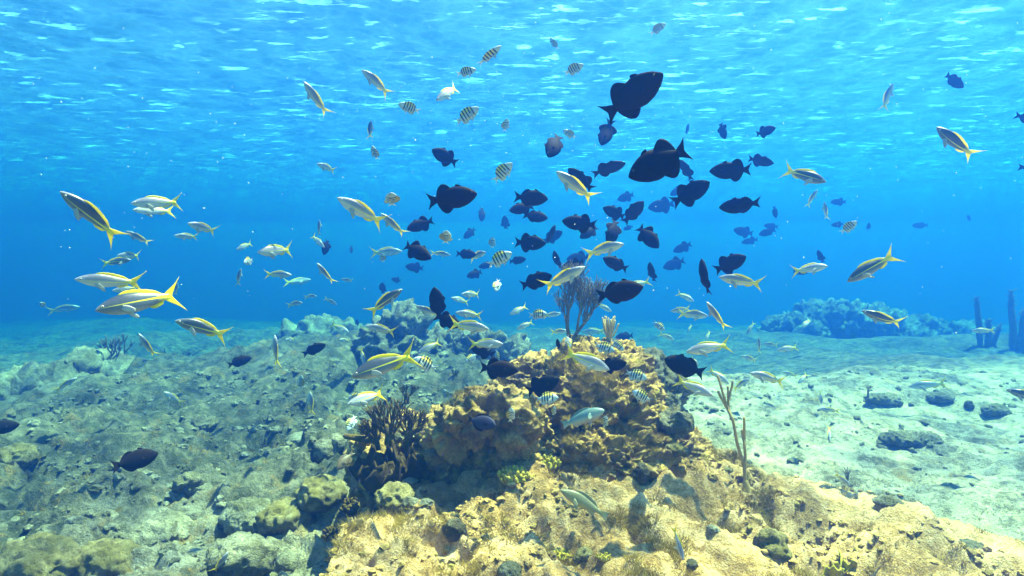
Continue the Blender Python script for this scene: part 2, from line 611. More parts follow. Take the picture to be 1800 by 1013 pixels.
BOULDERS = [
    # px, py of the middle, Y, radii, label
    (1186, 738, 3.45, (.105, .10, .07), "pale topped boulder at the foot of the shaded coral head"),
    (572, 790, 3.75, (.085, .08, .085), "rounded grey boulder with a pale rim, biggest of the pair beside the soft coral"),
    (592, 776, 3.95, (.06, .06, .06), "small rounded boulder tucked behind the pale rimmed one"),
    (527, 772, 4.2, (.10, .09, .05), "low flat dark stone past the rounded grey pair"),
    (562, 862, 3.1, (.12, .12, .085), "fuzzy domed rock left of the dark blade coral"),
    (505, 905, 2.85, (.14, .13, .09), "dark hollowed rock below the fuzzy dome"),
    (437, 905, 2.95, (.13, .12, .07), "pale ledge rock over a dark gap beside the plateau"),
    (508, 985, 2.45, (.06, .06, .045), "smooth round stone lying in the dark gap by the plateau"),
    (420, 975, 2.5, (.14, .12, .08), "broad flat slab over shadow near the yellow tailed fish at the bottom"),
    (250, 935, 2.75, (.22, .16, .09), "pale sandy hump with a dark underside, wide and low"),
    (60, 985, 2.45, (.16, .14, .10), "dark mossy rock in the bottom left corner"),
    (190, 985, 2.4, (.12, .1, .09), "pale pitted rock next to the dark mossy corner rock"),
    (330, 845, 3.3, (.07, .07, .06), "dark weedy knob on the left sand below the black fish"),
    (350, 745, 4.3, (.13, .1, .07), "dark ledge on the left slope, above the pale sand"),
    (30, 800, 3.8, (.12, .1, .08), "brown weed covered rock at the left edge"),
    (1552, 700, 4.6, (.13, .08, .05), "long dark stone slanting on the pale sand to the right"),
    (1652, 698, 4.8, (.10, .07, .04), "flat dark stone under the hovering hazy snapper"),
    (1747, 720, 4.4, (.085, .07, .05), "domed stone at the right edge of the pale sand"),
    (1703, 712, 4.4, (.03, .03, .04), "upright dark stub beside the domed stone"),
    (695, 872, 2.55, (.085, .08, .06), "brown lit lump of rock under the dark blade coral"),
    (895, 1002, 1.98, (.038, .035, .03), "smooth grey stone at the bottom edge of the picture"),
    (800, 930, 2.28, (.04, .035, .04), "dark knobbly lump alone on the pale sand before the mound"),
    (1030, 975, 2.08, (.03, .03, .026), "white grey stone beside the mustard finger coral"),
    (1352, 955, 2.25, (.062, .055, .058), "dark lump with a mossy yellow top, largest on the right sand"),
    (1127, 828, 2.72, (.036, .035, .042), "dark squat stub at the right foot of the mound"),
    (1188, 788, 2.95, (.055, .05, .03), "mustard coloured encrusted hump on the upper sand slope"),
    (1280, 826, 2.72, (.022, .02, .014), "small brown stone near the foot of the sea rod"),
    (1252, 930, 2.2, (.020, .018, .016), "grey pointed pebble between the sea rod and the bottom edge"),
    (1216, 992, 2.0, (.020, .02, .016), "dark pebble beside the nose down little snapper"),
    (1560, 880, 2.9, (.07, .05, .022), "low dark ledge stone on the right slope"),
    (1700, 960, 2.35, (.07, .05, .02), "thin streak of dark rubble low on the right"),
    (1610, 770, 3.8, (.18, .1, .05), "pale ridge of rock crossing the right sand"),
]
ALLTREE = {}


def make_tree():
    vs, fs, off = [], [], 0
    for o in scene.objects:
        if o.type == 'MESH' and (o.name.startswith(("seabed", "reef_mound", "coral_head"))):
            me = o.data
            n = len(me.vertices)
            co = np.empty(n * 3, np.float32)
            me.vertices.foreach_get("co", co)
            co = co.reshape(-1, 3) + np.array(o.location)
            vs.append(co)
            for p in me.polygons:
                fs.append([i + off for i in p.vertices])
            off += n
    return BVHTree.FromPolygons(np.concatenate(vs).tolist(), fs)


TREE = make_tree()


def hit(px, py, lift=0.0):
    d = ray(px, py).normalized()
    h = TREE.ray_cast(CAMP, d)
    return (h[0] if h[0] is not None else on_level(px, py, 0.0)) + Vector((0, 0, lift))


def drop(x, y):
    h = TREE.ray_cast(Vector((x, y, 2.6)), Vector((0, 0, -1)))
    return h[0] if h[0] is not None else Vector((x, y, 0))


M_MOSS = rock_material("mossy rock", (0.36, 0.29, 0.14), (0.17, 0.13, 0.05), (0.05, 0.035, 0.015), (0.17, 0.13, 0.03), 2.2, 0.7)
M_DARK = rock_material("dark rock", (0.2, 0.17, 0.12), (0.09, 0.07, 0.045), (0.03, 0.025, 0.02), (0.08, 0.07, 0.03), 2.2, 0.6)
for i, (px, py, Y, r, lab) in enumerate(BOULDERS):
    h = hit(px, py + r[2] * 0.5 / Y * FPX)
    k = h.y / Y if h.y > 1 else 1.0
    k = min(max(k, 0.75), 1.3)
    r = tuple(q * k for q in r)
    rr = random.Random(i)
    c = Vector((0, 0, r[2] * 0.35))
    blobs = [(c, r), (c + Vector((r[0] * rr.uniform(-.6, .6), r[1] * .2, r[2] * rr.uniform(-.1, .25))), tuple(q * .62 for q in r)),
             (c + Vector((r[0] * rr.uniform(-.8, .8), -r[1] * .3, -r[2] * .3)), tuple(q * .6 for q in r))]
    small = max(r) < 0.05
    mat = M_DARK if "dark" in lab and "ledge" not in lab and max(r) < .065 else (M_MOSS if any(w in lab for w in ("mustard", "mossy", "brown", "fuzzy")) else M_FAR)
    if "mossy yellow" in lab:
        mat = M_MOSS
    name = "pebble" if "pebble" in lab else ("stone" if "stone" in lab or "stub" in lab else "boulder")
    vox = max(0.0035, min(r) / 9)
    me = blob_mesh(name, blobs, vox, min(r) * (0.22 if "smooth" in lab or "rounded" in lab else 0.42), 0.35 / min(r), 30 + i, 0.8, 2)
    o = link(name, me, mat)
    o.location = h
    tag(o, lab, name)


# ------------------------------------------------------------------ corals
class Tubes:
    """tapered tubes along polylines gathered into one mesh"""
    def __init__(self):
        self.v, self.f = [], []

    def add(self, pts, rad, sides=6, cap=True):
        pts = [Vector(p) for p in pts]
        n = len(pts)
        base = len(self.v)
        prev = None
        for i, p in enumerate(pts):
            t = (pts[min(i + 1, n - 1)] - pts[max(i - 1, 0)]).normalized()
            if prev is None:
                a = t.orthogonal().normalized()
            else:
                a = (prev - t * prev.dot(t)).normalized()
            prev = a
            b = t.cross(a)
            r = rad[i] if isinstance(rad, (list, tuple)) else rad
            for k in range(sides):
                w = 2 * PI * k / sides
                self.v.append(p + (a * math.cos(w) + b * math.sin(w)) * r)
        for i in range(n - 1):
            for k in range(sides):
                k2 = (k + 1) % sides
                self.f.append((base + i * sides + k, base + i * sides + k2, base + (i + 1) * sides + k2, base + (i + 1) * sides + k))
        if cap:
            tip = len(self.v)
            r = rad[-1] if isinstance(rad, (list, tuple)) else rad
            self.v.append(pts[-1] + (pts[-1] - pts[-2]).normalized() * r * 0.9)
            for k in range(sides):
                self.f.append((base + (n - 1) * sides + k, base + (n - 1) * sides + (k + 1) % sides, tip))

    def build(self, name, mat, parent=None):
        me = mesh_np(name, self.v, self.f)
        me.polygons.foreach_set("use_smooth", np.ones(len(me.polygons), bool))
        return link(name, me, mat, parent)


def wiggle(a, b, n, amp, rnd):
    a, b = Vector(a), Vector(b)
    L = (b - a).length
    off = Vector((rnd.uniform(-1, 1), rnd.uniform(-1, 1), rnd.uniform(-.3, .3))) * amp * L
    return [a.lerp(b, i / n) + off * math.sin(PI * i / n) for i in range(n + 1)]


def coral_material(name, c1, c2, scale=120.0, bump=0.6):
    k = NT(name)
    co = k.n("TexCoord").outputs["Object"]
    n1 = k.noise(scale, 3, 0.6, co)
    n2 = k.noise(scale * 0.15, 3, 0.6, co)
    col = k.ramp(k.math('ADD', k.math('MULTIPLY', n1, 0.5), k.math('MULTIPLY', n2, 0.5)), [(0.35, c1), (0.65, c2)])
    k.set(Base_Color=col, Roughness=0.9)
    k.b.inputs["Specular IOR Level"].default_value = 0.15
    k.bump(n1, bump, 0.004)
    return k.m


M_PLUME = coral_material("gorgonian", (0.085, 0.068, 0.052), (0.2, 0.165, 0.13))
M_ROD = coral_material("sea rod", (0.28, 0.17, 0.05), (0.48, 0.32, 0.11))
M_SOFT = coral_material("soft coral", (0.045, 0.028, 0.007), (0.14, 0.09, 0.02))
M_CAND = coral_material("pale gorgonian", (0.30, 0.22, 0.11), (0.5, 0.4, 0.22))
M_BLADE = coral_material("blade coral", (0.018, 0.011, 0.004), (0.06, 0.037, 0.011), 60)
M_MUST = coral_material("mustard coral", (0.22, 0.16, 0.015), (0.42, 0.33, 0.05), 90)


def coral_root(name, label, cat, loc, group=None):
    o = bpy.data.objects.new(name, None)
    o.location = loc
    o.empty_display_size = 0.05
    COL.objects.link(o)
    return tag(o, label, cat, group)


def grow(tb, p, d, length, rad, depth, rnd, spread, up, flat):
    q = p + d * length
    n = 3
    tb.add(wiggle(p, q, n, 0.05, rnd), [rad * (1 - 0.25 * i / n) for i in range(n + 1)], 5, depth == 0)
    if depth == 0:
        return
    kids = 2 if rnd.random() < 0.9 else 3
    for j in range(kids):
        s = (j - (kids - 1) / 2) * 2 / max(1, kids - 1)
        a = s * spread * rnd.uniform(.55, 1.25)
        nd = d.copy()
        nd.rotate(Matrix.Rotation(a, 3, 'Y'))
        nd += Vector((rnd.uniform(-.15, .15), rnd.uniform(-1, 1) * flat, up))
        nd.normalize()
        grow(tb, q, nd, length * rnd.uniform(.72, 1.02), rad * 0.84, depth - 1, rnd, spread, up, flat)


# the branching sea plume on top of the mound
def sea_plume():
    b = at(1003, 606, 3.02)
    b = drop(b.x, b.y)
    b.z -= 0.02
    Y = b.y
    root = coral_root("sea_plume", "tall finely branched purple brown sea plume standing on top of the golden mound", "sea plume", b)
    rnd = random.Random(5)
    st, cr = Tubes(), Tubes()
    rel = lambda x, y, dy=0: at(x, y, Y + dy) - b
    s1 = [Vector((0, 0, 0)), rel(997, 575), rel(999, 548), rel(1006, 522)]
    s2 = [Vector((0, 0, 0)), rel(1013, 586), rel(1026, 570, .01), rel(1040, 552, .02)]
    s3 = [rel(1014, 584), rel(1017, 562), rel(1021, 540)]
    st.add(s1, [.012, .009, .007, .005])
    st.add(s2, [.012, .009, .007, .005])
    st.add(s3, [.007, .006, .0045])
    starts = [(s1[3], (-.02, 0, 1)), (s1[3], (.3, 0, 1)), (s1[2], (.35, .1, 1)), (s2[3], (.34, 0, 1)), (s2[3], (.15, 0, 1)), (s2[2], (.1, .1, 1)),
              (s3[2], (.2, 0, 1)), (s3[2], (-.1, 0, 1)), (s3[1], (.4, .1, 1)), (s1[1], (-.12, 0, 1.0)), (s1[2], (-.15, 0, 1.0)), (s2[2], (.4, 0, 1))]
    for p, d in starts:
        grow(cr, p, Vector(d).normalized(), 0.043, 0.0034, 4, rnd, 0.30, 0.26, 0.16)
        for _ in range(2):
          grow(cr, p, (Vector(d) + Vector((rnd.uniform(-.25, .25), .2, 0))).normalized(), 0.04, 0.003, 4, rnd, 0.30, 0.26, 0.2)
    st.build("stem", M_PLUME, root)
    cr.build("crown", M_PLUME, root)


def candelabra():
    b = at(1070, 604, 3.02)
    b = drop(b.x, b.y)
    b.z -= 0.012
    root = coral_root("sea_candelabra", "small pale tan gorgonian with upright fingers beside the purple sea plume", "soft coral", b)
    rnd = random.Random(8)
    tb = Tubes()
    tb.add([(0, 0, -.02), (0, 0, .02), (0, 0, .035)], [.016, .014, .012], 8)
    tb.build("base", M_CAND, root)
    for i in range(17):
        a = 2 * PI * i / 17
        r = 0.05 * (0.4 + 0.6 * rnd.random())
        t = Tubes()
        h = rnd.uniform(.095, .13) * (1 - 0.35 * (r / .05) ** 2)
        p0 = Vector((math.cos(a) * .006, math.sin(a) * .006, .02))
        p1 = Vector((math.cos(a) * r * .65, math.sin(a) * r * .65, .02 + h * .4))
        p2 = Vector((math.cos(a) * r * 1.05, math.sin(a) * r * 1.05, .02 + h))
        t.add([p0, p1, (p1 + p2) / 2, p2], [.0035, .0042, .0042, .0035], 6)
        t.build("branch", M_CAND, root)


def sea_rod():
    b = hit(1312, 864)
    Y = b.y
    root = coral_root("sea_rod", "thin tan sea rod with long bare fingers rising from the open sand", "sea rod", b)
    P = lambda x, y: at(1150 + x * .368, 640 + y * .368, Y) - b
    hf = Tubes()
    hf.add([(0, 0, -.02), (0, 0, .012), P(437, 560)], [.024, .017, .011], 9)
    hf.build("holdfast", M_ROD, root)
    for line, r0, r1 in [
        ([(437, 575), (433, 500), (425, 460), (408, 415), (395, 375), (383, 320), (370, 265), (352, 215)], .0085, .0062),
        ([(354, 222), (340, 190), (322, 160), (308, 132)], .006, .0052),
        ([(352, 212), (343, 175), (325, 115), (307, 58)], .006, .005),
        ([(372, 270), (362, 220), (358, 160), (355, 110)], .006, .0052),
        ([(359, 172), (368, 140), (376, 112), (378, 84)], .0055, .005),
        ([(434, 500), (438, 440), (435, 380), (433, 330), (430, 290), (424, 254)], .0072, .0055),
        ([(432, 385), (426, 350), (425, 318)], .0055, .005),
        ([(439, 590), (446, 560), (456, 520)], .011, .009)]:
        t = Tubes()
        rnd = random.Random(len(line))
        pts = [P(x + rnd.uniform(-2, 2), y) + Vector((0, .012 * math.sin(i * .9), 0)) for i, (x, y) in enumerate(line)]
        n = len(pts)
        t.add(pts, [r0 + (r1 - r0) * i / (n - 1) for i in range(n)], 8)
        t.build("branch", M_ROD, root)


def finger_bush(px, py, w, h, n, label, seed, lean=(0, 0), rad=.0048, mat=None, name="soft_coral", cat="soft coral", depth=2, Y=None):
    b = hit(px, py)
    if Y:
        b = at(px, py, Y)
    root = coral_root(name, label, cat, b)
    rnd = random.Random(seed)
    st, cr = Tubes(), Tubes()
    st.add([(0, 0, -.04), (0, 0, .0), (lean[0] * .3, lean[1] * .3, h * .25)], [w * .16, w * .13, w * .08], 8)
    for i in range(n):
        a = rnd.uniform(0, 2 * PI)
        r = math.sqrt(rnd.random())
        d = Vector((math.cos(a) * r * w / h * .75 + lean[0], math.sin(a) * r * w / h * .5 + lean[1], 1)).normalized()
        p = Vector((math.cos(a) * r * w * .15, math.sin(a) * r * w * .15, h * .06))
        grow(cr, p, d, h * rnd.uniform(.22, .34), rad, depth, rnd, 0.42, 0.35, .25)
    st.build("stem", mat or M_SOFT, root)
    cr.build("crown", mat or M_SOFT, root)
    return root


def column_plume(px, py, Y, hs, label, seed):
    b = at(px, py, Y)
    b.z = min(b.z, drop(b.x, b.y).z + .02)
    root = coral_root("sea_plume", label, "sea plume", b, "dim sea plumes at the right edge")
    rnd = random.Random(seed)
    tb = Tubes()
    tb.add([(0, 0, -.1), (0, 0, .06)], [.05, .04], 8)
    tb.build("base", M_PLUME, root)
    for dx, h, r in hs:
        t = Tubes()
        pts = [Vector((dx * .3 + dx * .7 * (i / 6) ** .8, rnd.uniform(-.02, .02), .02 + h * i / 6)) for i in range(7)]
        t.add(pts, [r * q for q in (.5, .9, 1.0, 1.0, .9, .75, .45)], 9)
        for k in range(90):
            u = rnd.random()
            q = pts[min(5, int(u * 6))].lerp(pts[min(6, int(u * 6) + 1)], (u * 6) % 1)
            a = rnd.uniform(0, 2 * PI)
            d = Vector((math.cos(a), math.sin(a), .8)).normalized()
            t.add([q, q + d * r * rnd.uniform(1.2, 1.9)], [r * .18, r * .1], 4)
        t.build("branch", M_PLUME, root)


def blade_coral(px, py, label, seed, n, size, name="blade_coral", mat=None, Y=None):
    """upright plates and knobs with ragged lobed tops"""
    b = hit(px, py) if Y is None else at(px, py, Y)
    root = coral_root(name, label, "coral", b)
    rnd = random.Random(seed)
    for i in range(n):
        w, h = size * rnd.uniform(.35, .75), size * rnd.uniform(.5, 1.15)
        cols, rows = 15, 10
        v, f = [], []
        ph = rnd.uniform(0, 6)
        tops = [0.62 + 0.3 * math.sin(ph + c * 1.3) * math.sin(ph * 2 + c * .55) + 0.14 * rnd.random() for c in range(cols)]
        th = size * .07
        for side in (-1, 1):
            for rI in range(rows):
                for c in range(cols):
                    u = c / (cols - 1) * 2 - 1
                    z = (rI / (rows - 1)) * h * tops[c] * (1 - .25 * u * u)
                    wv = (.45 + .55 * (rI / (rows - 1)) ** .7)
                    yy = side * th * (1 - .5 * rI / (rows - 1)) * math.sqrt(max(.02, 1 - u * u)) + .14 * size * math.sin(ph + 3 * u)
                    yy += .05 * size * mnoise.noise(Vector((u * 3 + ph, z / size * 5, side * 2 + ph)))
                    v.append(Vector((u * w * wv, yy, z - .03)))
        o = rows * cols
        for rI in range(rows - 1):
            for c in range(cols - 1):
                a = rI * cols + c
                f.append((a, a + cols, a + cols + 1, a + 1))
                f.append((o + a, o + a + 1, o + a + cols + 1, o + a + cols))
        for c in range(cols - 1):
            a = (rows - 1) * cols + c
            f.append((a, o + a, o + a + 1, a + 1))
        for rI in range(rows - 1):
            a = rI * cols
            f.append((a, o + a, o + a + cols, a + cols))
            a = rI * cols + cols - 1
            f.append((a, a + cols, o + a + cols, o + a))
        me = mesh_np("blade", v, f)
        me.polygons.foreach_set("use_smooth", np.ones(len(me.polygons), bool))
        bl = link("blade", me, mat or M_BLADE, root)
        bl.location = (rnd.uniform(-1, 1) * size * .38, rnd.uniform(-.6, .6) * size * .4, rnd.uniform(-.02, .12) * size)
        bl.rotation_euler = (rnd.uniform(-.3, .3), rnd.uniform(-.35, .35), rnd.uniform(-1.0, 1.0))
    return root


def knob_coral(px, py, label, seed, n, size, mat, name="finger_coral", Y=None, stretch=1.0):
    b = hit(px, py) if Y is None else at(px, py, Y)
    root = coral_root(name, label, "coral", b)
    rnd = random.Random(seed)
    me0 = blob_mesh("base", [(Vector((0, 0, -size * .1)), (size * .7, size * .6, size * .4))], size / 9, size * .12, 1.2 / size, seed, .4)
    link("base", me0, mat, root)
    tb = Tubes()
    for i in range(n):
        a, r = rnd.uniform(0, 2 * PI), math.sqrt(rnd.random())
        p = Vector((math.cos(a) * r * size * .75 * stretch, math.sin(a) * r * size * .55, 0))
        z0 = size * .28 * (1 - r * r)
        d = Vector((math.cos(a) * r * .8, math.sin(a) * r * .8, 1)).normalized()
        L = size * rnd.uniform(.25, .5)
        q = p + Vector((0, 0, z0 - size * .15))
        rr = size * rnd.uniform(.07, .12)
        tb.add([q, q + d * L * .5, q + d * L * .85 + Vector((rnd.uniform(-1, 1), rnd.uniform(-1, 1), 0)) * size * .04, q + d * L], [rr * .8, rr, rr * 1.1, rr * .7], 7)
    c = tb.build("fingers", mat, root)
    c["kind"] = "stuff"
    return root


sea_plume()
candelabra()
sea_rod()
blade_coral(688, 850, "dark brown blade coral with ragged upright plates at the mound's left foot", 3, 12, .20, Y=2.62)
finger_bush(662, 775, .15, .12, 14, "spreading dark soft coral bush leaning out over the left sand", 11, (-.45, -.1), Y=2.72)
finger_bush(685, 765, .16, .165, 18, "upright olive soft coral bush topped by a yellow snapper tail", 12, (-.05, 0), Y=2.7)
finger_bush(720, 762, .14, .12, 13, "brown soft coral bush touching the mound's left shoulder", 13, (.2, 0), Y=2.72)
finger_bush(715, 698, .12, .09, 8, "hazy dark soft coral tuft behind the olive bush", 14, (0, 0), .004, M_DARK, Y=3.5)
knob_coral(620, 890, "brown knobbly finger coral on the plateau's left rim, below the blade coral", 21, 60, .085, M_SOFT)
knob_coral(585, 940, "brown knobbly finger coral lowest on the plateau's left rim", 22, 60, .09, M_SOFT)
knob_coral(650, 850, "yellow brown knobbly coral between the blade coral and the left sand", 24, 40, .06, M_MUST)
knob_coral(985, 978, "round mustard finger coral on the sand at the bottom", 25, 46, .045, M_MUST)
knob_coral(1062, 980, "smaller mustard finger coral leaning on the white grey stone", 26, 34, .03, M_MUST)
knob_coral(905, 840, "green yellow encrusting coral on the mound's front ledge", 27, 70, .075, M_MUST)
knob_coral(960, 815, "olive encrusting coral on the mound's front beside the dark hollow", 28, 60, .07, M_MUST)
blade_coral(1475, 1003, "mustard leaf shaped coral standing at the bottom edge on the right sand", 29, 4, .085, mat=M_MUST)
finger_bush(1490, 845, .05, .12, 5, "small grey sea whip tuft alone on the right sand", 31, (0, 0), .0028, M_PLUME, "sea_whip", "sea whip", 1)
finger_bush(1526, 690, .06, .09, 4, "tiny dark twig coral above the long slanting stone", 32, (0, 0), .003, M_PLUME, "sea_whip", "sea whip", 1, Y=4.6)
column_plume(1732, 622, 11.0, [(-.2, 1.0, .05), (.05, .6, .05), (.24, .5, .045)], "dim tall sea plume in blue haze behind the small right snapper", 1)
column_plume(1785, 626, 10.6, [(-.12, 1.12, .055), (.12, .8, .05), (.28, .9, .05), (.46, .72, .05)], "dim thick armed sea plume in blue haze at the right edge", 2)
finger_bush(800, 660, .09, .1, 5, "small dark coral stub on the crest left of the black fish", 33, (0, 0), .008, M_DARK, "soft_coral", "soft coral", 1)
finger_bush(205, 640, .34, .36, 8, "bushy dark gorgonian on top of the far left ridge", 34, (0, 0), .01, M_DARK, "soft_coral", "soft coral", 2, Y=7.1)
finger_bush(310, 655, .4, .45, 8, "bushy dark gorgonian on the weedy outcrop in haze", 35, (0, 0), .012, M_DARK, "soft_coral", "soft coral", 2, Y=9.4)


# ------------------------------------------------------------------ turf algae, gravel
def sample_rays(n, boxes, seed):
    rnd = random.Random(seed)
    out = []
    tot = sum(b[4] for b in boxes)
    for x0, y0, x1, y1, w in boxes:
        for _ in range(int(n * w / tot)):
            d = ray(rnd.uniform(x0, x1), rnd.uniform(y0, y1)).normalized()
            h = TREE.ray_cast(CAMP, d)
            if h[0] is not None:
                out.append((h[0], h[1]))
    return out


def area_points(n, x0, x1, y0, y1, seed):
    rnd = random.Random(seed)
    out = []
    for _ in range(n):
        o = Vector((rnd.uniform(x0, x1), rnd.uniform(y0, y1), 2.6))
        h = TREE.ray_cast(o, Vector((0, 0, -1)))
        if h[0] is not None:
            out.append((h[0], h[1]))
    return out


def algae():
    k = coral_material("turf algae", (0.16, 0.10, 0.015), (0.42, 0.28, 0.06), 30, 0.2)
    rnd = random.Random(77)
    pts = area_points(11000, -.75, 1.2, 1.85, 3.4, 1) + area_points(1400, -3, -.5, 2.3, 4.6, 2) + area_points(1800, .2, 2.6, 1.9, 3.6, 3)
    v, f = [], []
    for p, nrm in pts:
        m = mnoise.noise(p * 5.0) + .6 * mnoise.noise(p * 13.0)
        if m < 0.2:
            continue
        big = min(1.0, (m - .1) * 2.2)
        L0 = .011 + .026 * big
        for _ in range(int(5 + 12 * big)):
            c = p + Vector((rnd.gauss(0, 1), rnd.gauss(0, 1), 0)) * .010
            d = (nrm * .8 + Vector((rnd.gauss(0, .6), rnd.gauss(0, .6), .5 + rnd.gauss(0, .3)))).normalized()
            L = L0 * rnd.uniform(.5, 1.2)
            a = d.orthogonal().normalized()
            b = d.cross(a)
            r = .0011
            i = len(v)
            for w in (0, 2.09, 4.19):
                v.append(c + (a * math.cos(w) + b * math.sin(w)) * r - nrm * .004)
            v.append(c + d * L + Vector((rnd.gauss(0, 1), rnd.gauss(0, 1), 0)) * L * .2)
            f += [(i, i + 1, i + 3), (i + 1, i + 2, i + 3), (i + 2, i, i + 3)]
    o = link("turf_algae", mesh_np("turf_algae", v, f), k)
    tag(o, kind="stuff")
    print("algae", len(f))


def gravel():
    rnd = random.Random(5)
    bm = bmesh.new()
    bmesh.ops.create_icosphere(bm, subdivisions=2, radius=1)
    bv = [x.co.copy() for x in bm.verts]
    bf = [[q.index for q in x.verts] for x in bm.faces]
    bm.free()
    for nm, mat, pts, s0, s1 in (
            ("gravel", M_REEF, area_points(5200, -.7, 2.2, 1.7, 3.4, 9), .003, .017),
            ("rubble", M_FAR, area_points(3600, -4, -.2, 2.2, 6.5, 10) + area_points(1200, .6, 5, 2.6, 7, 12), .006, .032)):
        v, f = [], []
        for p, nrm in pts:
            if mnoise.noise(p * 2.5 + Vector((3, 1, 0))) < -.12:
                continue
            s = s0 + (s1 - s0) * rnd.random() ** 2.5
            sc = Vector((s * rnd.uniform(.7, 1.5), s * rnd.uniform(.7, 1.4), s * rnd.uniform(.5, 1.0)))
            rot = Matrix.Rotation(rnd.uniform(0, 6.3), 3, 'Z')
            i = len(v)
            sh = Vector((rnd.uniform(0, 50), rnd.uniform(0, 50), 0))
            for q in bv:
                w = 1 + .55 * mnoise.noise(q * 1.7 + sh)
                v.append(p + rot @ Vector((q.x * sc.x * w, q.y * sc.y * w, q.z * sc.z * w + s * .1)))
            f += [[i + t for t in t_] for t_ in bf]
        tag(link(nm, mesh_np(nm, v, f), mat), kind="stuff")


def specks():
    """bits drifting in the water"""
    rnd = random.Random(3)
    k = NT("drifting specks")
    k.set(Base_Color=(.8, .78, .7), Roughness=.8)
    v, f = [], []
    for i in range(420):
        y = rnd.uniform(1.2, 5.5)
        if i < 230:
            p = Vector((rnd.uniform(-.8, .85) * y, y, rnd.uniform(1.0, 2.7)))
        else:
            p = Vector((rnd.uniform(-.5, .6) * y, y + 2.2, rnd.uniform(2.4, 2.93)))
        s = rnd.uniform(.0012, .0032) * (y / 3)
        b = len(v)
        for d in ((1, 0, 0), (-1, 0, 0), (0, 1, 0), (0, -1, 0), (0, 0, 1), (0, 0, -1)):
            v.append(p + Vector(d) * s * rnd.uniform(.6, 1.5))
        f += [tuple(b + j for j in t) for t in ((0, 2, 4), (2, 1, 4), (1, 3, 4), (3, 0, 4), (2, 0, 5), (1, 2, 5), (3, 1, 5), (0, 3, 5))]
    tag(link("drifting_specks", mesh_np("drifting_specks", v, f), k.m), kind="stuff")


algae()
gravel()
specks()

# ------------------------------------------------------------------ fish: shapes
SHAPES = {
    # s, top, bottom, half width along the body; tail = (x0, half base, tip x, half span, notch x)
    'Y': dict(s=(0, .03, .1, .2, .32, .45, .6, .72, .8, .85), top=(.0, .03, .072, .112, .132, .122, .086, .052, .036, .034),
              bot=(-.006, -.026, -.062, -.098, -.116, -.11, -.08, -.045, -.034, -.032), w=(.004, .024, .046, .062, .068, .063, .044, .025, .014, .008),
              tail=(.76, .037, 1.0, .225, .85, .9), dorsal=(.26, .74, .034, .25, 0), anal=(.57, .74, .035, .35), pect=(.27, -.03, .15, .035), pelv=(.33, .10, .03), depth=.25),
    'B': dict(s=(0, .04, .12, .25, .4, .55, .68, .78, .84), top=(.01, .06, .128, .192, .222, .197, .125, .063, .048),
              bot=(-.02, -.07, -.135, -.2, -.23, -.205, -.13, -.063, -.048), w=(.012, .036, .06, .08, .085, .07, .045, .024, .012),
              tail=(.79, .05, 1.0, .185, .925, 1.0), dorsal=(.50, .80, .115, .75, 1), anal=(.50, .80, .11, .7), pect=(.27, .01, .09, .03), pelv=None, depth=.46),
    'S': dict(s=(0, .04, .12, .25, .4, .55, .68, .77, .83), top=(.0, .055, .125, .185, .205, .18, .115, .06, .045),
              bot=(-.015, -.06, -.125, -.19, -.21, -.185, -.12, -.06, -.045), w=(.01, .032, .055, .07, .074, .06, .038, .02, .01),
              tail=(.78, .045, 1.0, .15, .87, .9), dorsal=(.22, .75, .06, .4, 0), anal=(.52, .75, .085, .5), pect=(.27, -.02, .17, .05), pelv=(.33, .13, .03), depth=.42),
    'P': dict(s=(0, .03, .1, .2, .34, .48, .62, .74, .82, .88), top=(.01, .045, .09, .125, .145, .135, .1, .062, .048, .048),
              bot=(-.02, -.045, -.085, -.12, -.14, -.13, -.1, -.06, -.048, -.048), w=(.012, .034, .055, .07, .075, .068, .045, .026, .014, .01),
              tail=(.83, .047, 1.0, .10, .965, .6), dorsal=(.27, .78, .035, .25, 0), anal=(.55, .76, .03, .3), pect=(.27, 0, .12, .05), pelv=(.33, .09, .03), depth=.28),
    'T': dict(s=(0, .04, .12, .25, .42, .58, .7, .8, .85), top=(.0, .065, .15, .215, .24, .21, .14, .05, .04),
              bot=(-.02, -.08, -.16, -.22, -.245, -.215, -.14, -.05, -.04), w=(.01, .032, .05, .064, .066, .055, .036, .018, .01),
              tail=(.81, .04, 1.0, .16, .91, .95), dorsal=(.2, .79, .06, .3, 0), anal=(.38, .79, .06, .3), pect=(.26, .0, .12, .04), pelv=None, depth=.48),
}
SHAPES['N'] = SHAPES['Y']
SHAPES['F'] = dict(SHAPES['B'], dorsal=(.50, .80, .05, 1.2, 1), anal=(.50, .80, .045, 1.2))
SHAPES['D'] = dict(SHAPES['S'], tail=(.78, .045, 1.0, .11, .93, .7))
SHAPES['O'] = dict(SHAPES['Y'], tail=(.80, .036, .97, .09, .955, .5), dorsal=(.26, .74, .05, .25, 0))


